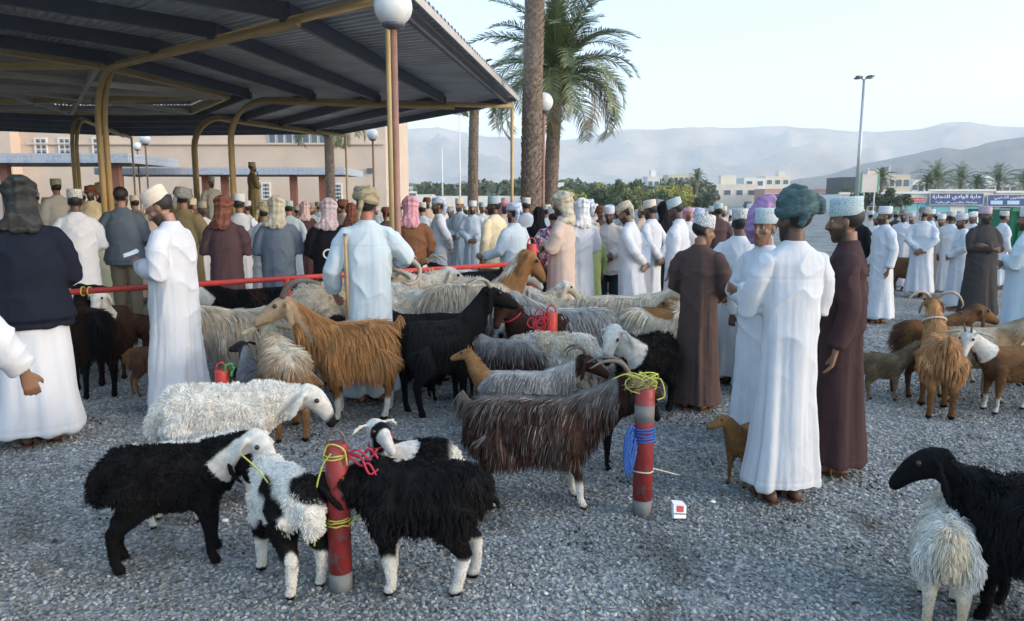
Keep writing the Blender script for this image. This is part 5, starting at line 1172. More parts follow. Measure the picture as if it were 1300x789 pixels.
    if tail == 'up': mb.tube([(-.33 * fx, 0, .56), (-.38 * fx, 0, .60), (-.41 * fx, 0, .665)], [.028, .022, .012], 8)
    elif tail == 'fat': mb.tube([(-.31 * fx, 0, .55), (-.385 * fx, 0, .50), (-.40 * fx, 0, .40), (-.375 * fx, 0, .34)], [.05, .06, .055, .02], 10, ry=[.03, .035, .035, .02])
    else: mb.tube([(-.33 * fx, 0, .56), (-.39 * fx, 0, .54), (-.41 * fx, 0, .44)], [.03, .03, .012], 8)
    vox = (.011 if Y < 6.2 else .014) / s
    me = remesh(mb, vox, 3)
    P = getv(me); N_ = getn(me)
    hA = W_(hx); H0 = W_(hc)
    def headinfo(Q):
        rel = (Q - H0) / k; T = rel @ hA; rad_ = np.linalg.norm(rel - T[:, None] * hA, axis=1)
        lat = np.abs(rel @ W_(hyv))
        hm = sstep(-.10, -.03, T) * sstep(.26, .2, T) * (1 - sstep(.10, .15, np.where(lat > .05, 0, rad_))) * (1 - sstep(.135, .165, np.linalg.norm(rel - .075 * hA, axis=1)) * (lat < .06)) * (np.linalg.norm(rel, axis=1) < .26)
        return hm, T
    if sheep: d = (vn(P, 22, 5) - .4) * .03 * (1 - headinfo(P)[0]) * sstep(.25, .34, P[:, 2]); P = P + N_ * d[:, None]; setv(me, P)
    else: setv(me, P + N_ * ((vn(P, 10, 5) - .5) * .012)[:, None]); P = getv(me)
    hm, T = headinfo(P); C = pat(P, hm, T, rs)
    rel = (P - H0) / k; Vv = rel @ W_(hz_); mouth = hm * sstep(.10, .12, T) * np.exp(-((Vv + .047 + .03 * (T - .15)) / .0035) ** 2); nos = hm * sum(np.exp(-(((T - .182) / .007) ** 2 + ((Vv + .028) / .006) ** 2 + ((rel @ W_(hyv) - sg * .013) / .006) ** 2)) for sg in (1, -1)); C = C * (1 - .8 * np.clip(mouth + nos, 0, 1))[:, None]
    setcol(me, C * (.8 if coat != 'none' else 1)); link('body', me, M_fur, t)
    me.update(); N_ = getn(me)
    # hair strands rooted on the skin
    lt = len(me.polygons); me.calc_loop_triangles(); nt_ = len(me.loop_triangles); tri = np.empty(nt_ * 3, dtype=np.int32); me.loop_triangles.foreach_get('vertices', tri); tri = tri.reshape(-1, 3)
    A, B, Cc = P[tri[:, 0]], P[tri[:, 1]], P[tri[:, 2]]; ar = np.linalg.norm(np.cross(B - A, Cc - A), axis=1); hmv = headinfo(P)[0][tri[:, 0]]; ar *= 1 + 4.5 * hmv + 2.0 * (P[tri[:, 0], 2] < .28); ar /= ar.sum()
    if n:
        ix = rs.choice(nt_, n, p=ar); r1, r2 = rs.rand(n), rs.rand(n); fl = r1 + r2 > 1; r1[fl] = 1 - r1[fl]; r2[fl] = 1 - r2[fl]; r1 = r1[:, None]; r2 = r2[:, None]
        Q = A[ix] * (1 - r1 - r2) + B[ix] * r1 + Cc[ix] * r2; Nn = N_[tri[ix, 0]] * (1 - r1 - r2) + N_[tri[ix, 1]] * r1 + N_[tri[ix, 2]] * r2
        hm, T = headinfo(Q); z_ = Q[:, 2]
        torso = sstep(.24, .36, z_) * (1 - hm)
        # keep long hair on trunk and neck, short on legs and head
        ln = hl * (.09 + .91 * torso) * (.7 + .5 * rs.rand(n)); ln *= 1 - .80 * hm; ln = np.where(hm > .3, np.minimum(ln, .018), ln)
        ln = np.where((z_ < .3) & (hm < .3), np.maximum(ln, .011), ln); ln = np.where(hm > .5, np.clip(ln, .009, .014), ln)
        ln *= 1 - .25 * sstep(.30, .48, Q[:, 0])
        down = W_([0, 0, -1.0]); side = np.c_[np.zeros(n), np.sign(Q[:, 1]) * 1.0, np.zeros(n)]
        cl = np.c_[vn(Q, 16, 1), vn(Q, 16, 4), vn(Q, 16, 9)] - .5
        K = 5; pts = np.zeros((n, K, 3)); pts[:, 0] = Q - Nn * .003
        if coat in ('long',):
            back = np.tile(W_([-.45, 0, 0]), (n, 1)); d = Nn * .42 + back + side * (.55 * sstep(.4, .9, Nn[:, 2]))[:, None] + down * .55 + cl * .9 + rs.normal(size=(n, 3)) * .09
            grav = .55
        elif coat == 'short':
            d = Nn * .35 + W_([-.8, 0, -.35]) + cl * .7 + rs.normal(size=(n, 3)) * .12; grav = .2
        elif coat == 'shaggy':
            d = Nn * .7 + W_([-.2, 0, -.3]) + cl * 2.0 + rs.normal(size=(n, 3)) * .25; grav = .5
        else:
            d = Nn * .95 + cl * 1.9 + rs.normal(size=(n, 3)) * .42 + down * .12; grav = .18
        d = d * (1 - hm)[:, None] + (Nn * .3 - hA * .9 + cl * .5) * hm[:, None]; d /= np.linalg.norm(d, axis=1)[:, None]; curl = rs.normal(size=(n, 3)) * (.55 if coat in ('wool', 'lamb') else .10)
        for j in range(1, K):
            d = d + down * grav * torso[:, None] * (1 if coat != 'short' else .5) + curl * (np.sin(j * 2.1)); d /= np.linalg.norm(d, axis=1)[:, None]
            # stay outside the body
            dn = (d * Nn).sum(1); d = d + Nn * np.clip(.04 - dn, 0, 1)[:, None]; d /= np.linalg.norm(d, axis=1)[:, None]
            pts[:, j] = pts[:, j - 1] + d * (ln / (K - 1))[:, None]
        # clumping into locks
        cs = {'long': .030, 'short': .02, 'shaggy': .035, 'wool': .019, 'lamb': .018}[coat]
        key = np.floor((Q + .02 * (vn(Q, 30)[:, None] - .5)) / cs).astype(int); _, inv = np.unique(key, axis=0, return_inverse=True); inv = inv.ravel(); cnt = np.bincount(inv)
        cf = {'long': .62, 'short': .35, 'shaggy': .7, 'wool': .6, 'lamb': .55}[coat]
        for j in range(1, K):
            m_ = np.stack([np.bincount(inv, pts[:, j, a]) / cnt for a in range(3)], 1)[inv]
            pts[:, j] += (m_ - pts[:, j]) * (cf * (j / (K - 1)) ** .8) * (torso)[:, None]
        pts[:, :, 2] = np.maximum(pts[:, :, 2], .012)
        tone = ((.72 + .5 * rs.rand(n)) if coat != 'short' else (.5 + .9 * rs.rand(n) ** 1.3))[:, None]; Cs = pat(Q, hm, T, rs) * tone; tp = pts[:, -1]; Ct = mixc(Cs, pat(tp * [1, 1, .9] + [0, 0, .03], hm, T, rs) * tone, .8 * torso)
        if white > 0: f = (rs.rand(n) < white * torso); Cs[f] = (whitec if whitec is not None else WHT * .8); Ct[f] = Cs[f] * .8
        cv = bpy.data.hair_curves.new('coat'); cv.add_curves([K] * n); cv.attributes['position'].data.foreach_set('vector', pts.ravel())
        ra = cv.attributes.new('radius', 'FLOAT', 'POINT'); taper = np.array([1, .95, .8, .55, .18])
        ra.data.foreach_set('value', (np.ones(n)[:, None] * taper * (rad / s)).ravel() * (.8 + .2 * torso.repeat(K)))
        ca = cv.attributes.new('Col', 'FLOAT_COLOR', 'POINT'); ff = np.linspace(0, 1, K)[None, :, None]; CC = Cs[:, None, :] * (1 - ff) + Ct[:, None, :] * ff
        ca.data.foreach_set('color', np.concatenate([np.clip(CC, 0, 1), np.ones((n, K, 1))], 2).ravel())
        cv.materials.append(M_coat)
        o = bpy.data.objects.new('coat', cv); COL.objects.link(o); o.parent = t
    for sgn in (1, -1):
        eb = MB(); eb.ell(hp_(.047, sgn * .050, .026), (.0125 * k, .010 * k, .0125 * k), 12, 8); eb.build('eye', M_ae, t, True)
        if horns:
            hb = MB()
            if horns == 'scimitar': pts = [(-.01, .02, .05), (-.05, .03, .09), (-.10, .04, .105), (-.17, .055, .09), (-.23, .075, .045)]; rr = [.019, .017, .014, .010, .004]
            elif horns == 'short': pts = [(-.01, .022, .05), (-.05, .03, .085), (-.10, .04, .085), (-.14, .05, .05), (-.15, .055, .01)]; rr = [.016, .014, .012, .009, .004]
            elif horns == 'ram': pts = [(-.02, .03, .05), (-.07, .06, .09), (-.13, .10, .06), (-.14, .13, -.02), (-.08, .145, -.07), (.0, .15, -.05), (.03, .16, .0)]; rr = [.028, .027, .025, .022, .018, .013, .005]
            elif horns == 'side': pts = [(-.01, .025, .05), (-.04, .06, .09), (-.06, .12, .11), (-.07, .18, .08), (-.06, .22, .01), (-.04, .215, -.03)]; rr = [.02, .019, .016, .013, .009, .004]
            elif horns == 'stub': pts = [(-.01, .022, .045), (-.03, .028, .085), (-.05, .033, .11)]; rr = [.012, .009, .004]
            pp = catmull([hp_(a, sgn * b, c) for a, b, c in pts], 5); r_ = np.interp(np.linspace(0, 1, len(pp)), np.linspace(0, 1, len(rr)), rr) * k
            r_ = [x * .8 * (1 + .07 * (-1) ** q) for q, x in enumerate(r_)]
            hb.tube(pp, r_, 10); hb.build('horn', hornc or M_horn, t, True)
    if collar:
        cc = nb + Vector((.05, 0, .02)) + nd * nl * .55; a = nd.cross(Vector((0, 1, 0))).normalized(); b_2 = nd.cross(a)
        MB().tube([cc + a * cos(q * pi / 10) * .096 + b_2 * sin(q * pi / 10) * .084 for q in range(20)], .008, 6, closed=True).build('rope_collar', collar, t, True)
    t['_hx'] = list(t.matrix_basis @ hc)
    del t['_hx']
    return t
M_ry = plain('yellow_rope', (.48, .48, .09), .7, 0, .2, 60, .5, 200); M_rbl = plain('blue_rope', (.02, .09, .33), .6, 0, .2, 60, .5, 200); M_rr = plain('red_rope', (.40, .02, .045), .7, 0, .2, 60, .5, 200); M_rw = plain('pale_string', (.55, .50, .42), .8, 0, .2, 60, .3, 200)
M_hornp = plain('pale_horn', (.36, .30, .24), .5, 0, .2, 20, .5, 60)
# --- foreground left
animal('lamb', 'black woolly lamb with a white head, nearest at the lower left', 'lamb', 214, 561, 3.28, -8, pt_patch(BLK, BLK, 5, .5, 1, head=WHT, eyep=None, nose=BLK), 'wool', (26, -25), (40, -45), None, .036, 22000, 1, 'hang', tail='fat', legamp=1.6, rad=.0018, fatness=1.0, headscale=1.05, xlen=.90)
animal('lamb', 'black and white lamb with its rump turned to the post', 'lamb', 362, 588, 3.12, 112, pt_patch(BLK, WHT, 6.5, .66, 4, head=BLK, socks=WHT), 'lamb', (5, 30), (55, 30), None, .030, 14000, 2, 'hang', tail='fat', xlen=.85, rad=.0017)
animal('sheep', 'big fleecy white sheep looking right over the tethered lambs', 'sheep', 278, 486, 4.05, -10, pt_patch(WHT, WHT * 1.02, 4, .5, 2, head=WHT, nose=BLK * 2), 'wool', (2, -4), (40, -12), None, .034, 26000, 3, 'hang', tail='fat', fatness=1.08, xlen=.88, rad=.0020, headscale=1.12, earlen=.10)
animal('lamb', 'white lamb head peeping between the black lamb and the white sheep', 'lamb', 222, 556, 3.72, 0, pt_patch(WHT, WHT, 4, .5, 2, head=WHT), 'lamb', (22, -15), (25, -30), None, .025, 5000, 4, 'hang', size=.66, xlen=.7)
animal('sheep', 'black sheep with white hind socks standing right of the left post', 'sheep', 532, 584, 3.05, 172, pt_patch(BLK, BLK, 5, .5, 1, socks=WHT * .95, rump=None, head=BLK), 'shaggy', (-5, 5), (50, 5), None, .06, 20000, 5, 'hang', tail='down', rad=.0019, legamp=1.4, fatness=1.05, xlen=.86)
animal('sheep', 'black sheep with fleecy white rump, its white black-eyed face turned back', 'sheep', 528, 556, 3.75, 176, pt_patch(BLK, BLK, 5, .5, 1, rump=WHT, head=WHT, eyep=BLK), 'wool', (62, 45), (20, 128), None, .045, 14000, 7, 'side', tail='fat', rad=.0020, size=None, collar=M_rr, earlen=.07, xlen=.8, headscale=1.35)
# --- mid left
animal('goat', 'golden brown long-haired goat with swept-back horns, facing left', 'goat', 450, 403, 5.6, 180, pt_plain(GOLD, GOLD * 1.25, 5, head=mixc(GOLD, CRM, np.array([.45]))[0], socks=WHT * .9, legs=GOLD * .7), 'long', (42, 3), (20, 8), 'scimitar', .15, 18000, 8, 'hang', tail='up', rad=.0022, collar=None, white=.12, whitec=GOLD * 2.0, xlen=.82, headscale=1.1, earlen=.08)
animal('goat', 'brown goat with a cream back seen from the rear', 'goat', 360, 436, 5.2, 98, pt_streak(CRM * 1.1, GOLD * .85, None, .50, .60), 'long', (25, 10), (30, 10), None, .15, 12000, 9, 'side', tail='down', rad=.0022, white=.1, whitec=CRM)
animal('goat', 'grey goat with a dark head and ears held out sideways', 'goat', 325, 462, 5.35, 112, pt_plain(GRY, GRY * .6, 6, head=PUR), 'long', (48, -14), (5, 25), None, .10, 9000, 10, 'side', tail='down', rad=.0020, earlen=.10)
animal('goat', 'cream long-haired goat behind the man with the paper', 'goat', 318, 388, 6.35, 180, pt_streak(CRM * 1.05, CRM * .72, None, .40, .6), 'long', (25, 0), (30, 0), None, .17, 14000, 11, 'hang', tail='down', rad=.0024, white=.2, whitec=WHT * .9, xlen=1.1)
animal('goat', 'black goat with a black and white face by the rail', 'goat', 325, 362, 7.1, 185, pt_patch(BLK, DBR, 5, .6, 1, head=WHT, eyep=BLK), 'long', (28, -2), (25, 40), None, .12, 8000, 12, 'side', tail='down', rad=.0024, xlen=1.1)
animal('sheep', 'yellowish cream sheep in front of the rail left of the stick', 'sheep', 412, 356, 6.9, 60, pt_plain(CRM * 1.1, CRM * .9, 6), 'wool', (35, 0), (30, 0), None, .05, 8000, 13, 'hang', tail='fat', rad=.0026)
animal('goat', 'black goat with its rump to the camera left of the man with the paper', 'goat', 112, 388, 6.35, 100, pt_plain(BLK, DBR * .6, 6), 'long', (35, -10), (10, 0), None, .11, 9000, 14, 'side', tail='down', rad=.0022, size=None)
animal('goat', 'dark brown goat with a white face looking over the rail side', 'goat', 142, 388, 7.0, -100, pt_plain(DBR, BRN * .6, 6, head=WHT * .9), 'long', (58, -12), (35, -8), None, .13, 8000, 15, 'hang', tail='down', rad=.0024, earlen=.07)
animal('goat', 'black goat half hidden behind the black rump at the left', 'goat', 92, 396, 7.2, 80, pt_plain(BLK, BLK, 6), 'short', (20, 0), (30, 0), None, .05, 4000, 16, 'side', tail='down')
animal('kid', 'light brown kid standing behind the white robe of the man with the paper', 'kid goat', 190, 437, 6.3, 8, pt_plain(GOLD * .7, BRN, 6), 'short', (30, 0), (20, 0), None, .03, 3500, 17, 'up', tail='down', xlen=.9)
animal('goat', 'brown goat with a dark nose peeping beside the robe with the paper', 'goat', 205, 398, 7.3, 170, pt_plain(BRN, DBR, 6, head=DBR), 'short', (25, 0), (40, 0), None, .05, 4000, 18, 'hang')
# --- middle
animal('goat', 'glossy black goat with small ring horns, looking right', 'goat', 556, 402, 5.75, 22, pt_plain(BLK, BLK * 1.8, 6), 'long', (52, 5), (12, -12), 'short', .065, 14000, 19, 'hang', tail='down', rad=.0020, hornc=M_hornp, earlen=.08, headscale=1.1, xlen=.82)
animal('goat', 'black goat behind the glossy black goat', 'goat', 530, 395, 6.7, 170, pt_plain(BLK, DBR * .5, 6), 'long', (35, 0), (30, 0), None, .08, 7000, 20, 'side', tail='down', rad=.0022)
animal('goat', 'small black goat standing between the glossy black goat and the brown kid', 'goat', 570, 445, 6.2, 25, pt_plain(BLK, DBR * .5, 6), 'short', (20, 0), (55, -20), None, .04, 5000, 21, 'side', tail='down', size=.66)
animal('goat', 'dark brown goat with a purplish grey back behind the golden kid', 'goat', 640, 428, 5.75, 150, pt_streak(LGR * .7, DBR, DBR, .48, .62), 'long', (34, 0), (35, 0), None, .13, 10000, 22, 'hang', tail='down', rad=.0021, white=.1, whitec=LGR)
animal('kid', 'golden brown kid looking left in the middle of the herd', 'kid goat', 632, 462, 5.35, 165, pt_plain(GOLD * .9, GOLD * 1.3, 6), 'short', (62, 5), (8, 0), None, .045, 8000, 23, 'up', tail='down', size=.66, xlen=.75, headscale=1.05)
animal('goat', 'tall cream-grey shaggy goat with tan head raised to the red rail post', 'goat', 600, 355, 7.0, 20, pt_streak(CRM * .95, LGR * .75, GOLD * .85, .40, .6), 'long', (58, 6), (42, -10), None, .17, 16000, 24, 'hang', tail='down', rad=.0024, white=.25, whitec=WHT * .9, xlen=1.05, earlen=.10, headscale=1.05)
animal('goat', 'grey and white shaggy goat with brown tail, right of the dark brown head', 'goat', 728, 388, 6.6, 186, pt_streak(LGR, GRY * .8, LGR, .4, .6), 'long', (36, 0), (25, 0), None, .16, 12000, 25, 'hang', tail='down', rad=.0024, white=.25, whitec=WHT)
animal('goat', 'dark brown goat with pale ears tied with red rope in the centre', 'goat', 690, 396, 6.45, 215, pt_plain(DBR, BRN * .6, 6, head=DBR * 1.2), 'long', (55, 10), (55, 15), 'stub', .09, 9000, 26, 'hang', tail='down', rad=.0022, collar=M_rr, headscale=1.15)
animal('sheep', 'white-faced sheep with a black stripe left of the dark brown goat', 'sheep', 652, 384, 6.9, 250, pt_patch(WHT, BLK, 6, .55, 3, head=WHT, nose=BLK), 'wool', (35, 10), (58, 15), None, .04, 6000, 27, 'hang', size=.9)
animal('sheep', 'very fleecy cream sheep in the middle of the herd', 'sheep', 716, 424, 5.95, 160, pt_plain(WHT * .95, CRM, 7), 'shaggy', (0, 0), (40, 0), None, .085, 20000, 28, 'hang', tail='fat', fatness=1.18, rad=.0023, xlen=.95)
animal('sheep', 'black sheep with a hanging-eared white face turned to the camera', 'sheep', 822, 424, 5.7, 235, pt_plain(BLK, BLK, 6, head=WHT, nose=BLK), 'wool', (42, -8), (50, 12), None, .05, 14000, 29, 'hang', tail='fat', rad=.0021, headscale=1.25, earlen=.13)
animal('goat', 'grey striped goat with a dark brown head and curved horn behind the big brown goat', 'goat', 668, 468, 4.95, 4, pt_streak(LGR * 1.05, GRY * .7, DBR, .45, .62), 'long', (32, 0), (20, 0), 'short', .14, 14000, 30, 'hang', tail='down', rad=.0021, white=.18, whitec=WHT * .9, headscale=1.2, earlen=.09)
animal('goat', 'big dark brown goat with silver streaked back and white socks at the right post', 'goat', 680, 498, 3.95, 0, pt_streak(LGR * .55, DBR * 1.25, DBR, .54, .72, WHT), 'long', (34, 2), (12, 3), 'scimitar', .15, 24000, 31, 'hang', tail='up', rad=.0019, white=.07, whitec=LGR, xlen=1.02, headscale=1.05, legamp=1.8)
animal('goat', 'black goat standing hidden behind the big brown goat and the right post', 'goat', 745, 525, 4.5, 10, pt_plain(BLK, DBR * .5, 6), 'short', (5, 0), (50, 0), None, .03, 5000, 32, 'side', tail='down', size=.72)
animal('goat', 'cream long-haired goat with a raised tan tail behind the fleecy sheep', 'goat', 800, 372, 7.0, 12, pt_streak(CRM * 1.15, CRM * .8, None, .40, .6), 'long', (38, 0), (22, 0), None, .16, 12000, 33, 'hang', tail='up', rad=.0024, white=.25, whitec=WHT, xlen=1.1)
animal('goat', 'cream goat with a tan patched head just left of the brown-robed boy', 'goat', 848, 388, 6.5, -8, pt_streak(CRM * 1.1, CRM * .85, GOLD, .40, .6), 'long', (20, 150), (20, 170), None, .15, 11000, 34, 'hang', tail='down', rad=.0024, white=.25, whitec=WHT, xlen=1.05)
animal('sheep', 'cream sheep resting its head by the gap before the white robes', 'sheep', 845, 372, 7.9, 0, pt_plain(CRM, WHT * .9, 6), 'wool', (10, 0), (20, 0), None, .04, 5000, 35, 'hang', tail='fat', rad=.0026)
# --- behind, by the rail
animal('ram', 'cream ram with curled horns beside the rail', 'ram', 570, 352, 7.5, 205, pt_plain(WHT * .9, CRM, 6, head=CRM * .8), 'wool', (35, 5), (35, 10), 'ram', .045, 7000, 36, 'side', tail='fat', rad=.0026, hornc=M_hornp)
animal('sheep', 'white sheep in front of the curly-horned ram', 'sheep', 560, 366, 7.15, 175, pt_plain(WHT, WHT * .9, 6), 'wool', (32, 0), (30, 0), None, .045, 7000, 37, 'hang', tail='fat', rad=.0026)
animal('sheep', 'white sheep with a brown tail patch left of the tall cream-grey goat', 'sheep', 545, 380, 6.9, 178, pt_plain(WHT, CRM, 6), 'wool', (30, 0), (25, 0), None, .045, 7000, 38, 'hang', tail='up', rad=.0026)
animal('sheep', 'white fleecy sheep behind the tall cream-grey goat', 'sheep', 602, 358, 7.7, 10, pt_plain(WHT, LGR, 6), 'wool', (40, 0), (25, 0), None, .045, 6000, 39, 'hang', tail='fat', rad=.0026)
animal('sheep', 'cream sheep head just right of the man with the stick', 'sheep', 492, 352, 7.2, 20, pt_plain(CRM * 1.05, WHT * .9, 6), 'wool', (25, 0), (30, 0), None, .04, 6000, 40, 'hang', tail='fat', rad=.0026)
animal('goat', 'black goat with a white blaze behind the rail', 'goat', 585, 342, 8.2, 200, pt_patch(BLK, BLK, 5, .5, 2, head=BLK, nose=WHT), 'short', (25, 0), (30, 0), 'short', .04, 4000, 41, 'side', hornc=M_hornp)
animal('goat', 'black and white patched goat behind the rail', 'goat', 618, 340, 8.5, 160, pt_patch(BLK, WHT, 6, .5, 5), 'short', (15, 0), (20, 0), 'short', .04, 4000, 42, 'side', hornc=M_hornp)
animal('goat', 'brown goat back beyond the rail below the cream robe', 'goat', 632, 338, 9.2, 20, pt_plain(DBR, BRN, 6), 'short', (5, 0), (20, 0), None, .04, 3000, 43, 'side')
animal('sheep', 'white long-eared sheep looking right behind the red rail post', 'sheep', 670, 372, 8.0, 8, pt_plain(WHT, CRM, 6), 'wool', (48, 0), (32, 0), None, .04, 6000, 44, 'hang', tail='fat', rad=.0026)
animal('sheep', 'cream sheep back between the beige robe and the dark brown goat', 'sheep', 725, 378, 7.5, 180, pt_plain(WHT * .95, CRM, 6), 'wool', (42, 0), (20, 0), None, .045, 6000, 45, 'hang', tail='fat', rad=.0026)
animal('goat', 'brown and cream goat lying lower behind the green-robed child', 'goat', 768, 362, 8.6, 170, pt_streak(CRM, BRN, BRN, .40, .6), 'short', (25, 0), (20, 0), None, .05, 4000, 46, 'hang', size=.72)
animal('goat', 'black goat behind the man with the stick', 'goat', 515, 398, 6.4, 12, pt_plain(BLK, BLK, 6), 'short', (5, 0), (30, 0), None, .05, 5000, 47, 'side')
animal('goat', 'black goat just left of the stick with a pale muzzle', 'goat', 425, 396, 6.6, 100, pt_plain(BLK, BLK, 6, head=WHT * .7), 'short', (20, 0), (30, 0), None, .05, 4000, 48, 'side')
animal('goat', 'golden goat looking out behind the kid at the brown rump', 'goat', 612, 440, 6.0, 100, pt_plain(BRN, DBR, 6), 'long', (5, 0), (30, 0), None, .08, 5000, 49, 'side', rad=.0022)
# --- right group
animal('kid', 'beige kid looking up to the right of the dark brown robe', 'kid goat', 1124, 446, 6.15, 12, pt_plain(TAN, TAN * .8, 6), 'short', (48, 0), (0, 0), None, .06, 10000, 50, 'hang', tail='down', size=None, headscale=1.05, earlen=.06, xlen=.85, rad=.0018)
animal('goat', 'golden goat with wide sideways horns seen from behind', 'goat', 1196, 418, 5.75, 98, pt_plain(GOLD * 1.15, GOLD * 1.5, 5, legs=GOLD * .6), 'long', (62, 12), (-4, 10), 'side', .085, 15000, 51, 'hang', tail='up', fatness=.86, rad=.0020, headscale=.95, hornc=M_hornp, white=.1, whitec=CRM, collar=M_rw, earlen=.07)
animal('goat', 'reddish brown goat with its head behind the golden goat', 'goat', 1176, 412, 6.3, 38, pt_plain(BRN, GOLD * .6, 6), 'short', (28, 0), (12, 0), None, .07, 9000, 52, 'hang', tail='down', size=1.0, headscale=1.2, xlen=.8)
animal('goat', 'tan goat with long pale ears looking right', 'goat', 1240, 412, 6.1, 28, pt_plain(TAN * 1.05, CRM * .8, 6), 'short', (35, -12), (10, -25), None, .05, 10000, 53, 'hang', tail='down', headscale=1.25, earlen=.10, rad=.0018)
animal('goat', 'brown goat with a white face and feet at the right edge', 'goat', 1288, 448, 5.75, 212, pt_plain(BRN, GOLD * .6, 6, head=WHT, socks=WHT), 'short', (42, 8), (48, 40), 'stub', .05, 7000, 54, 'side', tail='down', size=.82, headscale=1.1)
animal('goat', 'second tan goat close behind the tan goat with long ears', 'goat', 1268, 408, 6.7, 10, pt_plain(CRM * .8, TAN, 6), 'short', (30, 0), (12, 0), None, .05, 5000, 55, 'hang', tail='down', headscale=1.1)
animal('kid', 'small brown kid half hidden by the robe of the man in the teal turban', 'kid goat', 950, 542, 4.25, 235, pt_plain(GOLD * .75, GOLD * .55, 6, head=GOLD * .8), 'short', (45, 10), (10, -30), None, .05, 12000, 56, 'side', tail='down', size=.56, xlen=.8, rad=.0016, earlen=.05)
animal('goat', 'distant brown goat behind the sandalled man', 'goat', 1152, 325, 13.0, 170, pt_plain(BRN, GOLD * .6, 6), 'short', (25, 0), (12, 0), None, .05, 1500, 57, 'hang')
animal('goat', 'distant dark goat standing among the white robes on the right', 'goat', 1106, 330, 14.0, 20, pt_plain(DBR, BRN, 6), 'short', (25, 0), (12, 0), None, .05, 1500, 58, 'side')
animal('sheep', 'shaggy black sheep cut off by the lower right corner', 'sheep', 1352, 622, 2.72, 176, pt_plain(BLK, BLK * 1.3, 6), 'shaggy', (30, 2), (28, 6), None, .13, 30000, 59, 'hang', tail='down', rad=.0019, headscale=1.25, xlen=1.1, fatness=1.25)
animal('sheep', 'cream shaggy sheep standing below the black head at the lower right', 'sheep', 1203, 655, 2.85, 95, pt_plain(CRM * 1.15, WHT * .9, 6), 'shaggy', (20, -10), (40, 0), None, .09, 14000, 60, 'hang', tail='down', rad=.0020, xlen=.85, size=.64)

# ------------------------------------------------------------------ posts, rail, ropes and litter
def redmat(name, base, chips):
    m, nt, b, L = _nt(name); v = coords(nt)
    c = ramp(nt, noise(nt, v, 9, 5, .7), [(.3, sc_(base, .7)), (.7, base)]); ch = ramp(nt, noise(nt, coords(nt, (1, 1, .5)), 26, 6, .75), [(.54, (0, 0, 0)), (.62, (1, 1, 1))])
    L(mix(nt, c, chips, ch), b.inputs['Base Color']); b.inputs['Roughness'].default_value = .5; bump(nt, b, ch, .3, .004); return m
M_post = redmat('worn_red_paint', (.30, .03, .03), (.13, .10, .10)); M_rail = redmat('red_rail_paint', (.60, .05, .035), (.42, .05, .04)); M_greyp = plain('grey_post_foot', (.16, .17, .17), .7, 0, .2, 14, .3)
def post(label, u, vt, Y, r, ring=True, m=None, band=False, h=None):
    p = at(u, vt, Y); h = h or p.z; t = thing('tether_post', label, 'post', (p.x, Y, 0), 0, 'red tether posts')
    if band: MB().tube([(0, 0, h * .74), (0, 0, h * .87)], r * 1.006, 24).build('grey_patch', M_greyp, t, True)
    MB().tube([(0, 0, 0), (0, 0, h * .13)], r * 1.012, 24).build('foot', M_greyp, t, True)
    MB().tube([(0, 0, .0), (0, 0, h - .006), (0, 0, h)], [r, r, r * .93], 28).build('tube', m or M_post, t, True)
    if ring: MB().tube([(cos(a) * r * .75, 0, h + sin(a) * r * 1.25 - .005) for a in [pi * k / 12 for k in range(13)]], r * .13, 8).build('tether_loop', M_horn if ring == 'rust' else (m or M_post), t, True)
    return t, h
pA, hA_ = post('red tether post at the left with yellow rope and a rusty loop', 427, 563, 3.03, .048, 'rust')
pB, hB_ = post('red tether post at the right with a grey patch and blue rope', 819, 492, 3.80, .050, False, band=True)
pC, hC_ = post('tall red rail post with a looped top in the middle of the herd', 675, 310, 8.3, .056, 'red', M_rail)
pD, hD_ = post('short red post with a loop among the goats, below the tall rail post', 700, 397, 6.15, .05, 'red', M_rail, h=.72)
pE, hE_ = post('small red post with a loop behind the fleecy white sheep', 281, 470, 5.05, .045, 'red', M_rail)
a = at(76, 372, 5.65); b = at(660, 335, 8.3); b2 = at(692, 331, 8.6); am = a.lerp(b, .5)
t = thing('tether_rail', 'long red pipe rail running behind the herd', 'rail', (a.x, a.y, 0)); o_ = Vector((a.x, a.y, 0))
MB().tube([a - o_, b - o_], .023, 14).build('rail', M_rail, t, True); MB().tube([b - o_, b2 - o_], .023, 14).build('rail', M_rail, t, True)
for f in (.40,): q = a.lerp(b, f) - o_; MB().tube([(q.x, q.y, 0), (q.x, q.y, q.z)], .03, 12).build('rail_post', M_rail, t, True)
q = a.lerp(b, .035) - o_
for k in range(2): MB().tube([(q.x + k * .05, q.y + cos(x) * .034, q.z + sin(x) * .034) for x in [2 * pi * j / 12 for j in range(12)]], .005, 6, closed=True).build('rope_wrap', M_ry, t, True)

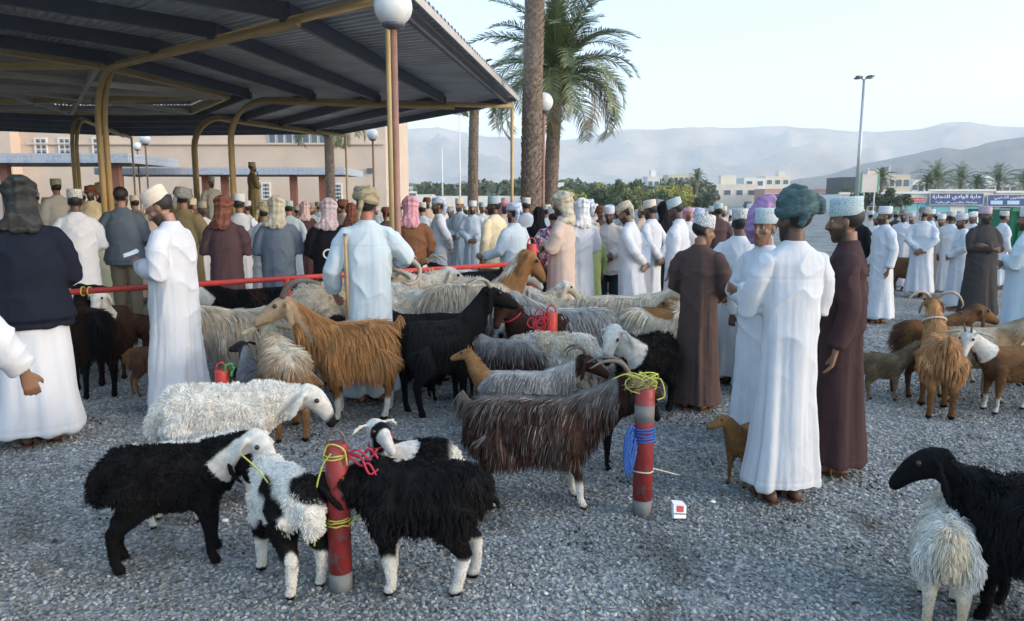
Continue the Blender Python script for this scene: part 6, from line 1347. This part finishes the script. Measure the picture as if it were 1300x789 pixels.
def strand(pts, r, m, name, label, cat='rope', group=None, wig=.0, seed=0, n=6):
    rs = np.random.RandomState(seed); P = catmull(pts, n); P = [p + Vector(rs.normal(size=3) * wig) for p in P]
    return tag(MB().tube(P, r, 6).build(name, m, smooth=True), label, cat, group)
def wraps(c, r, z, turns, rr, m, name, label, spread=.012, seed=0, tails=()):
    rs = np.random.RandomState(seed); pts = []
    for k in range(turns * 12): a = 2 * pi * k / 12; pts.append(Vector((c.x + cos(a) * (r + rr * 1.1), c.y + sin(a) * (r + rr * 1.1), z + spread * (k / 12 - turns / 2) + rs.normal() * .003)))
    mb = MB(); mb.tube(pts, rr, 6)
    for tl in tails: mb.tube(catmull(tl, 6), rr, 6)
    return tag(mb.build(name, m, smooth=True), label, 'rope')
pa = pA.location; pb = pB.location
wraps(pa, .048, .305, 3, .0035, M_ry, 'yellow_rope', 'yellow rope knotted round the middle of the left post, trailing to the lamb', .014, 1,
      [[pa + Vector((-.05, -.03, .30)), pa + Vector((-.14, -.02, .33)), pa + Vector((-.24, 0, .40)), pa + Vector((-.34, .05, .50)), pa + Vector((-.42, .08, .56))],
       [pa + Vector((-.05, -.04, .31)), pa + Vector((-.08, -.05, .42)), pa + Vector((-.05, -.05, .55)), pa + Vector((-.01, -.06, .61))],
       [pa + Vector((-.05, -.05, .30)), pa + Vector((-.08, -.07, .26)), pa + Vector((-.09, -.06, .22))],
       [pa + Vector((.05, -.03, .30)), pa + Vector((.09, 0, .34)), pa + Vector((.07, .02, .40)), pa + Vector((.03, .0, .36))]])
wraps(pa, .048, hA_ - .05, 2, .0035, M_ry, 'yellow_rope', 'yellow rope looped over the top of the left post', .012, 2,
      [[pa + Vector((-.05, -.03, hA_ - .05)), pa + Vector((-.02, -.05, hA_ + .01)), pa + Vector((.04, -.05, hA_ - .01)), pa + Vector((.05, -.04, hA_ - .08))]])
rs = np.random.RandomState(3); mb = MB()
for k in range(4):
    p0 = pa + Vector((.05, -.04, hA_ - .03)); pts = [p0] + [p0 + Vector((.02 + .035 * j, rs.normal() * .01, .02 * (-1) ** (j + k) - .03 * (k > 1) * j)) for j in range(1, 4)]; mb.tube(catmull(pts, 4), .005, 6)
tag(mb.build('red_rope', M_rr, smooth=True), 'red rope knot on the upper right of the left post', 'rope')
rs = np.random.RandomState(6); mb = MB()
for k in range(6): 
    a = k * 1.0; r0 = rs.uniform(.04, .085); c = pb + Vector((rs.uniform(-.05, .04), rs.uniform(-.03, .02), hB_ + rs.uniform(.01, .05)))
    mb.tube([c + Vector((cos(x) * r0, sin(x) * r0 * .6, sin(x + a) * .035)) for x in [2 * pi * j / 14 for j in range(14)]], .0035, 6, closed=True)
mb.tube(catmull([pb + Vector((-.02, -.05, hB_ + .05)), pb + Vector((-.10, -.05, hB_ + .08)), pb + Vector((-.17, -.03, hB_ + .05))], 5), .0035, 6)
mb.tube(catmull([pb + Vector((.02, -.05, hB_ + .06)), pb + Vector((.07, -.05, hB_ + .05)), pb + Vector((.09, -.05, hB_ - .03)), pb + Vector((.05, -.06, hB_ - .05))], 5), .0035, 6)
tag(mb.build('yellow_rope', M_ry, smooth=True), 'tangle of yellow rope on top of the right post', 'rope')
rs = np.random.RandomState(8); mb = MB()
for k in range(420):
    a = rs.rand() * 6.28; r0 = rs.rand() * .06; p = pb + Vector((cos(a) * r0 - .02, sin(a) * r0, hB_ + rs.rand() * .035)); d = Vector((rs.normal(), rs.normal(), rs.normal() * .4)).normalized() * .05
    mb.tube([p, p + d], [.0016, .0006], 3)
o = mb.build('straw_wisp', plain('straw', (.34, .30, .14), .8)); tag(o, 'wisp of straw caught in the yellow rope on the right post', 'straw')
rs = np.random.RandomState(9); tl = []
for k in range(11):
    z = .42 + rs.normal() * .03; p = pb + Vector((-.055, -.03, z)); w_ = rs.uniform(.02, .055)
    tl.append([p, p + Vector((-w_ * .6, -.02, .02 * rs.normal())), p + Vector((-w_, -.02, -.05 - .05 * rs.rand())), p + Vector((-w_ * .5, -.02, -.12 - .08 * rs.rand())), p + Vector((-w_ * .3 + .02, -.01, -.05))])
wraps(pb, .050, .435, 5, .006, M_rbl, 'blue_rope', 'blue rope wound round the right post with hanging loops', .016, 4, tl)
wraps(pb, .050, .245, 1, .004, M_rw, 'pale_string', 'pale string tied round the right post', .004, 5, [[pb + Vector((.05, .02, .245)), pb + Vector((.25, .25, .12))]])
pd = pD.location; rs = np.random.RandomState(10); mb = MB()
for k in range(6): c = pd + Vector((-.11 + rs.normal() * .03, -.05, hD_ - .08 + rs.normal() * .03)); mb.tube([c + Vector((cos(x) * .04, 0, sin(x) * (.03 + .01 * k))) for x in [2 * pi * j / 10 for j in range(10)]], .006, 6, closed=True, up=(0, 1, 0))
tag(mb.build('red_rope', M_rr, smooth=True), 'red rope loops beside the short red post', 'rope')
pe = pE.location; strand([pe + Vector((.02, -.03, hE_)), pe + Vector((.06, -.03, hE_ + .05)), pe + Vector((.09, -.02, hE_ + .02)), pe + Vector((.07, -.02, hE_ - .04))], .009, plain('green_rope', (.05, .28, .08), .7), 'green_rope', 'green rope end on the small red post', wig=.004)
# crumpled cigarette packet and other litter
g = gp(862, 661); t = thing('crumpled_packet', 'crumpled white and red packet lying on the gravel near the right post', 'packet', (g.x, g.y, .012), R(15))
mb = MB(); mb.add([(-.035, -.012, 0), (.032, -.014, 0), (.034, .014, .002), (-.033, .012, 0), (-.033, -.008, .070), (.036, -.016, .062), (.033, .010, .066), (-.036, .012, .072)], [(0, 3, 2, 1), (4, 5, 6, 7), (0, 1, 5, 4), (2, 3, 7, 6), (1, 2, 6, 5), (3, 0, 4, 7)])
mb.build('box', M_let, t); MB().add([(-.020, -.0138, .032), (.018, -.0165, .030), (.020, -.0172, .060), (-.018, -.0125, .064)], [(0, 1, 2, 3)]).build('red_label', M_red, t)
MB().add([(-.033, -.0142, .020), (.033, -.0162, .018), (.033, -.0162, .024), (-.033, -.0138, .027)], [(0, 1, 2, 3)]).build('dark_stripe', M_dark, t)
MB().add([(-.035, -.008, .071), (.036, -.014, .064), (.03, .02, .085), (-.03, .025, .09)], [(0, 1, 2, 3)]).build('torn_lid', M_let, t); t.rotation_euler = (R(-18), R(6), R(15))
for u, v, l, c in ((286, 664, 'small scrap of white plastic on the gravel by the black lamb', 0), (745, 700, 'tiny dark dropping on the gravel below the big brown goat', 1), (1087, 770, 'small dark lump on the gravel at the lower right', 1), (905, 640, 'tiny white scrap on the gravel by the packet', 0), (110, 532, 'small dark dung lump on the gravel at the left', 1), (1150, 590, 'dark dropping on the gravel right of the dark brown robe', 1), (560, 700, 'small brown lump on the gravel by the white socks', 1), (70, 690, 'small dark lump on the gravel at the lower left', 1)):
    g = gp(u, v); mb = MB(); mb.ell((0, 0, 0), (.016, .012, .008), 8, 5); P = np.array(mb.v); P *= (1 + .5 * (vn(P, 60, u * .1) - .5))[:, None]; mb.v = P.tolist()
    o = mb.build('litter_scrap' if c == 0 else 'dung', M_let if c == 0 else plain('dung_brown', (.045, .035, .025), .9)); o.location = (g.x, g.y, .012); tag(o, l, 'litter' if c == 0 else 'dropping')
# straw and hay scattered
rs = np.random.RandomState(12); mb = MB()
for k in range(500):
    y = rs.uniform(3, 8) ; x = rs.uniform(-.7, .7) * y; 
    if vn([[x, y, 0]], 1.1, 3)[0] < .5: continue
    a = rs.rand() * 6.28; L = rs.uniform(.03, .10); d = Vector((cos(a), sin(a), rs.normal() * .05)) * L; p = Vector((x, y, .014)); mb.tube([p, p + d * .5 + Vector((0, 0, .006)), p + d], [.0012, .0012, .0008], 3)
mb.build('scattered_straw', plain('dry_straw', (.30, .26, .15), .8), kind='stuff')

rs = np.random.RandomState(14); mb = MB()
for k in range(70):
    y0 = rs.uniform(3.2, 8); x0 = rs.uniform(-.6, .6) * y0
    for q in range(rs.randint(4, 16)):
        r_ = rs.uniform(.005, .009); mb.ell((x0 + rs.normal() * .07, y0 + rs.normal() * .07, .014), (r_ * 1.3, r_, r_ * .8), 6, 3)
mb.build('goat_pellets', plain('dung_pellets', (.04, .032, .024), .8), kind='stuff', smooth=True)
# ------------------------------------------------------------------ haze
mh = bpy.data.materials.new('haze'); mh.use_nodes = True; nt = mh.node_tree; nt.nodes.clear(); ou = nt.nodes.new('ShaderNodeOutputMaterial'); pv = nt.nodes.new('ShaderNodeVolumePrincipled')
pv.inputs['Density'].default_value = HAZE; pv.inputs['Color'].default_value = (.97, .975, .97, 1); pv.inputs['Anisotropy'].default_value = 0.0
nt.links.new(pv.outputs[0], ou.inputs['Volume'])
hz = MB().box((0, 2850, 249), (12200, 6400, 500)).build('haze', mh, kind='stuff')
